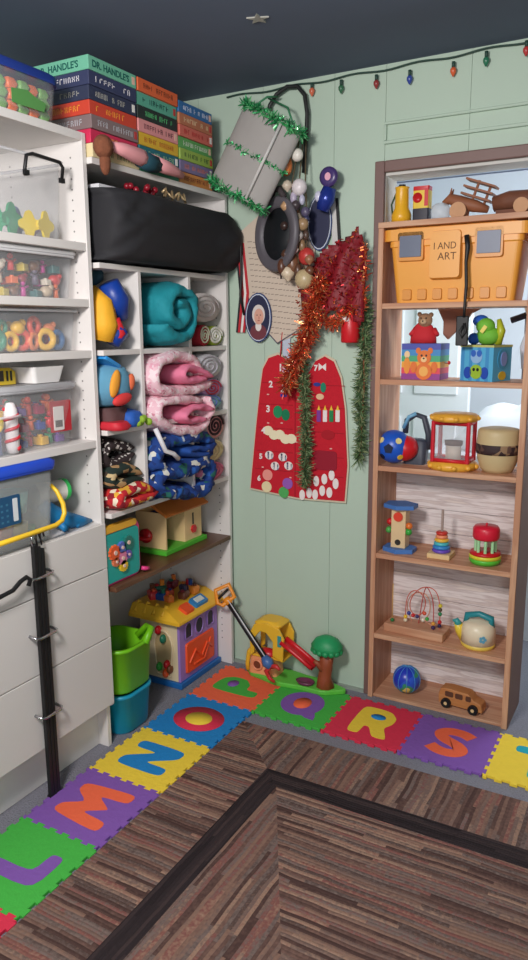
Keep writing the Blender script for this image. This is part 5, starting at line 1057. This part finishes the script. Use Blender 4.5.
# C
o = tub('clear_tub', -.20, -.975, 1.448, .15, .185, .13, mclear, 'low clear tub of rounded letters and rings on the third cabinet shelf')
CL = [((240, 190, 60), 'golden yellow'), ((226, 90, 70), 'coral red'), ((240, 140, 90), 'peach orange'), ((244, 196, 80), 'yellow'), ((60, 110, 160), 'blue'), ((214, 60, 60), 'red'), ((60, 140, 110), 'green')]
heap('letters in the low clear tub', 'in the low clear tub', -.2, -.065, -1.12, -.82, 1.452, CL, ['ring'], 2, 6, 1, .024, 6, .05)
heap('letters in the low clear tub', 'in the low clear tub, upper heap', -.19, -.075, -1.1, -.84, 1.5, CL[2:]+CL[:2], ['ring', 'blob'], 2, 4, 1, .02, 7, .05)
# D
o = tub('round_tub', -.19, -.985, 1.148, .15, .19, .187, mclear, 'large clear lidded tub with red labelled packet, fourth cabinet shelf', lid=mat((222, 222, 226), .25, alpha=.45), r=.09)
b = MB(TR(.139, .085, .095) @ SIDET); b.rr([(-.0, .045, .05, .004), (.003, .045, .05, .004)], mat((190, 40, 50), .6)); b.rr([(.003, .022, .038, .003), (.005, .022, .038, .003)], mat((232, 226, 222), .6), (-.012, -.006))
for k in range(8): b.box(-.028+k*.004, -.0262+k*.004, -.034, -.012, .005, .0056, mblk)
b.build('price_label', o)
CD = [((240, 110, 50), 'orange'), ((60, 80, 160), 'blue'), ((226, 50, 60), 'red'), ((240, 190, 50), 'yellow'), ((40, 130, 80), 'green'), ((120, 80, 160), 'purple'), ((226, 80, 60), 'scarlet'), ((180, 50, 90), 'crimson')]
heap('toys in the large clear tub', 'in the large clear tub', -.2, -.085, -1.12, -.83, 1.152, CD, ['man', 'block'], 2, 7, 3, .02, 9, .05)
b = MB(TR(-.11, -.945, 1.353)); b.rr([(0, .06, .055, .012), (.05, .07, .07, .014), (.05, .067, .067, .012), (.004, .057, .052, .01)], mat((232, 230, 228), .5), smooth=False); b.build('white_tray', label='small white plastic tray standing on the large clear tub', cat='tray')
yc = thing('bee_toy', (-.12, -1.065, 1.353), 'small yellow and black striped toy beside the white tray', 'toy')
b = MB(TR(0, 0, 0)); b.rr([(0.0, .03, .05, .01), (.05, .03, .05, .012), (.066, .02, .03, .01)], mat((222, 190, 50), .5)); b.build('yellow_body', yc)
b = MB(TR(.031, 0, .035) @ SIDET); b.box(-.004, .004, -.02, .02, -.002, .002, mblk); b.box(.016, .024, -.02, .02, -.002, .002, mblk); b.box(-.045, -.02, -.02, .022, -.002, .002, mat((60, 50, 40), .6)); b.build('black_mark', yc); yc.scale = (.75, .75, .75)
cp = tub('candy_cup', -.065, -1.135, 1.148, .042, .055, .12, mclear, 'small clear cup at the front left of the fourth shelf', cat='cup', r=.035)
cc_ = thing('candy_cane_tube', (-.05, -1.105, 1.153), 'red and white striped candy cane tube standing in the clear cup', 'candy')
b = MB(); b.lathe([(.016, 0), (.02, .02), (.02, .13), (.012, .15), (0, .152)], mat((232, 226, 226), .3), 16); b.build('tube_body', cc_)
b = MB(); b.tube([(.0192*math.cos(a), .0192*math.sin(a), .012+a*.0052) for a in [2*PI*j/18 for j in range(68)]], .0055, pl((206, 30, 50))); b.build('red_stripe', cc_)
yr = thing('tape_roll', (-.05, -1.165, 1.225), 'yellow and black tape roll at the top of the clear cup', 'tape'); b = MB(SIDET); b.tube([(.022*math.cos(a), .022*math.sin(a)+.02, 0) for a in [2*PI*k/20 for k in range(20)]], .008, pl((236, 206, 50)), closed=True); b.build('roll_ring', yr)
b = MB(TR(-.055, -1.16, 1.153)); b.tube([(0, 0, 0), (0, 0, .07)], .014, mat((60, 70, 130), .4)); b.build('blue_marker', label='dark blue marker standing in the clear cup', cat='marker')
# E
mfr = mat((200, 206, 206), .3, alpha=.28)
o = tub('food_tub', -.17, -1.13, .858, .15, .165, .235, mfr, 'large frosted tub with blue lid and yellow carry handle on the lowest open shelf', lid=mat((30, 74, 196), .35), r=.035, lid_h=.03)
b = MB(); b.tube([(.12, .166, .17), (.14, .172, .15), (.158, .178, .11), (.164, .176, .08), (.166, .16, .058), (.168, .13, .05), (.168, .0, .048), (.168, -.16, .046)], [.006, .007, .008, .008, .008, .008, .008, .008], pl((244, 200, 50))); b.build('carry_handle', o)
b = MB(TR(.146, -.045, .13) @ SIDET); b.rr([(-.0, .075, .045, .006), (.003, .075, .045, .006)], mat((28, 80, 120), .4), (-.02, 0)); b.rr([(.003, .009, .035, .003), (.004, .009, .035, .003)], mat((220, 226, 230), .5), (.035, 0))
for k in range(5):
    for j in range(4): b.box(-.08+.02*k, -.072+.02*k, -.034+.017*j, -.028+.017*j, .003, .0036, mat((60, 120, 150), .5))
b.build('blue_label', o)
for k, (yy, c, cn, zz, s) in enumerate(((-1.05, (236, 206, 120), 'yellow', .865, .035), (-1.11, (226, 120, 100), 'coral', .865, .035), (-1.18, (120, 190, 180), 'aqua', .93, .045), (-1.06, (130, 200, 190), 'mint green', .95, .05), (-1.22, (120, 90, 140), 'purple', .865, .035), (-1.0, (110, 180, 120), 'green', .866, .02))):
    ob = thing('stacking_cup', (-.12, yy, zz), f'{cn} stacking cup inside the blue lidded tub', 'toy', 'stacking cups in the blue lidded tub'); b = MB(); b.lathe([(s*.8, 0), (s, s*1.4), (s*.92, s*1.4), (s*.72, .004)], pl(c), 20); b.build('cup', ob)
wr = thing('white_roll', (-.13, -.9, .985), 'white cylinder toy with a green end leaning behind the blue lidded tub', 'toy')
b = MB(); b.cyl((0, -.06, 0), (.02, .045, -.0), .036, mat((234, 230, 222), .5)); b.build('roll_body', wr); b = MB(); b.cyl((.02, .045, 0), (.022, .057, 0), .038, pl((60, 200, 100))); b.build('green_end', wr)
bd = thing('blue_dinosaur', (-.10, -.885, .858), 'turquoise blue dinosaur toy lying in the lowest open shelf of the cabinet', 'toy')
mdn = mat((20, 120, 176), .5, n=.06); b = MB(); b.tube([(.0, -.07, .1), (.01, -.05, .07), (.02, -.01, .035), (.05, .05, .02), (.05, .1, .01)], [.02, .03, .035, .02, .006], mdn); b.build('body', bd)
for q in ((.05, -.03), (.05, .03)): b = MB(); b.tube([(.03, q[1], .03), (.06, q[1]+.0, .008)], [.014, .01], mdn); b.build('leg', bd)
# candy tub on top of the cabinet
ct = thing('candy_tub', (-.12, -1.0, 2.12), 'clear tub of wrapped sweets with a blue lid on top of the cabinet', 'tub')
b = MB(); b.rr([(0, .1, .125, .05), (.01, .108, .132, .05), (.1, .115, .14, .05), (.1, .112, .137, .048), (.012, .105, .129, .048)], mclear); b.build('tub_body', ct)
b = MB(); b.rr([(.1005, .12, .145, .052), (.122, .122, .147, .052), (.13, .11, .135, .05)], mat((36, 60, 140), .35)); b.build('lid', ct)
b = MB(TR(.1165, .03, .06) @ SIDET); b.prism([(-.09, -.045), (.03, -.045), (.04, -.02), (.0, -.012), (-.03, -.0), (-.09, -.008)], 0, .001, mat((90, 150, 80), .5)); b.build('printed_label', ct)
rnd = random.Random(12); CW = [((240, 110, 40), 'orange'), ((236, 200, 60), 'yellow'), ((226, 80, 50), 'red orange'), ((120, 180, 90), 'green'), ((230, 220, 210), 'white'), ((70, 60, 120), 'purple')]
k = 0
for i in range(2):
    for j in range(6):
        for l in range(3):
            c, cn = CW[(k*5+l) % 6]; k += 1
            ob = thing('wrapped_candy', (-.12+.04*(i*2-1)+.025+rnd.uniform(-.004, .004), -1.1+.041*j, 2.126+.03*l), f'{cn} wrapped sweet in the candy tub, {("bottom", "middle", "top")[l]} layer, {("back", "front")[i]} row, {("left end", "second from left", "third from left", "third from right", "second from right", "right end")[j]}', 'candy', 'wrapped sweets in the candy tub')
            b = MB(); b.rr([(0, .012, .014, .006), (.013, .019, .02, .008), (.028, .012, .014, .006)], pl(c)); b.build('wrapper', ob)
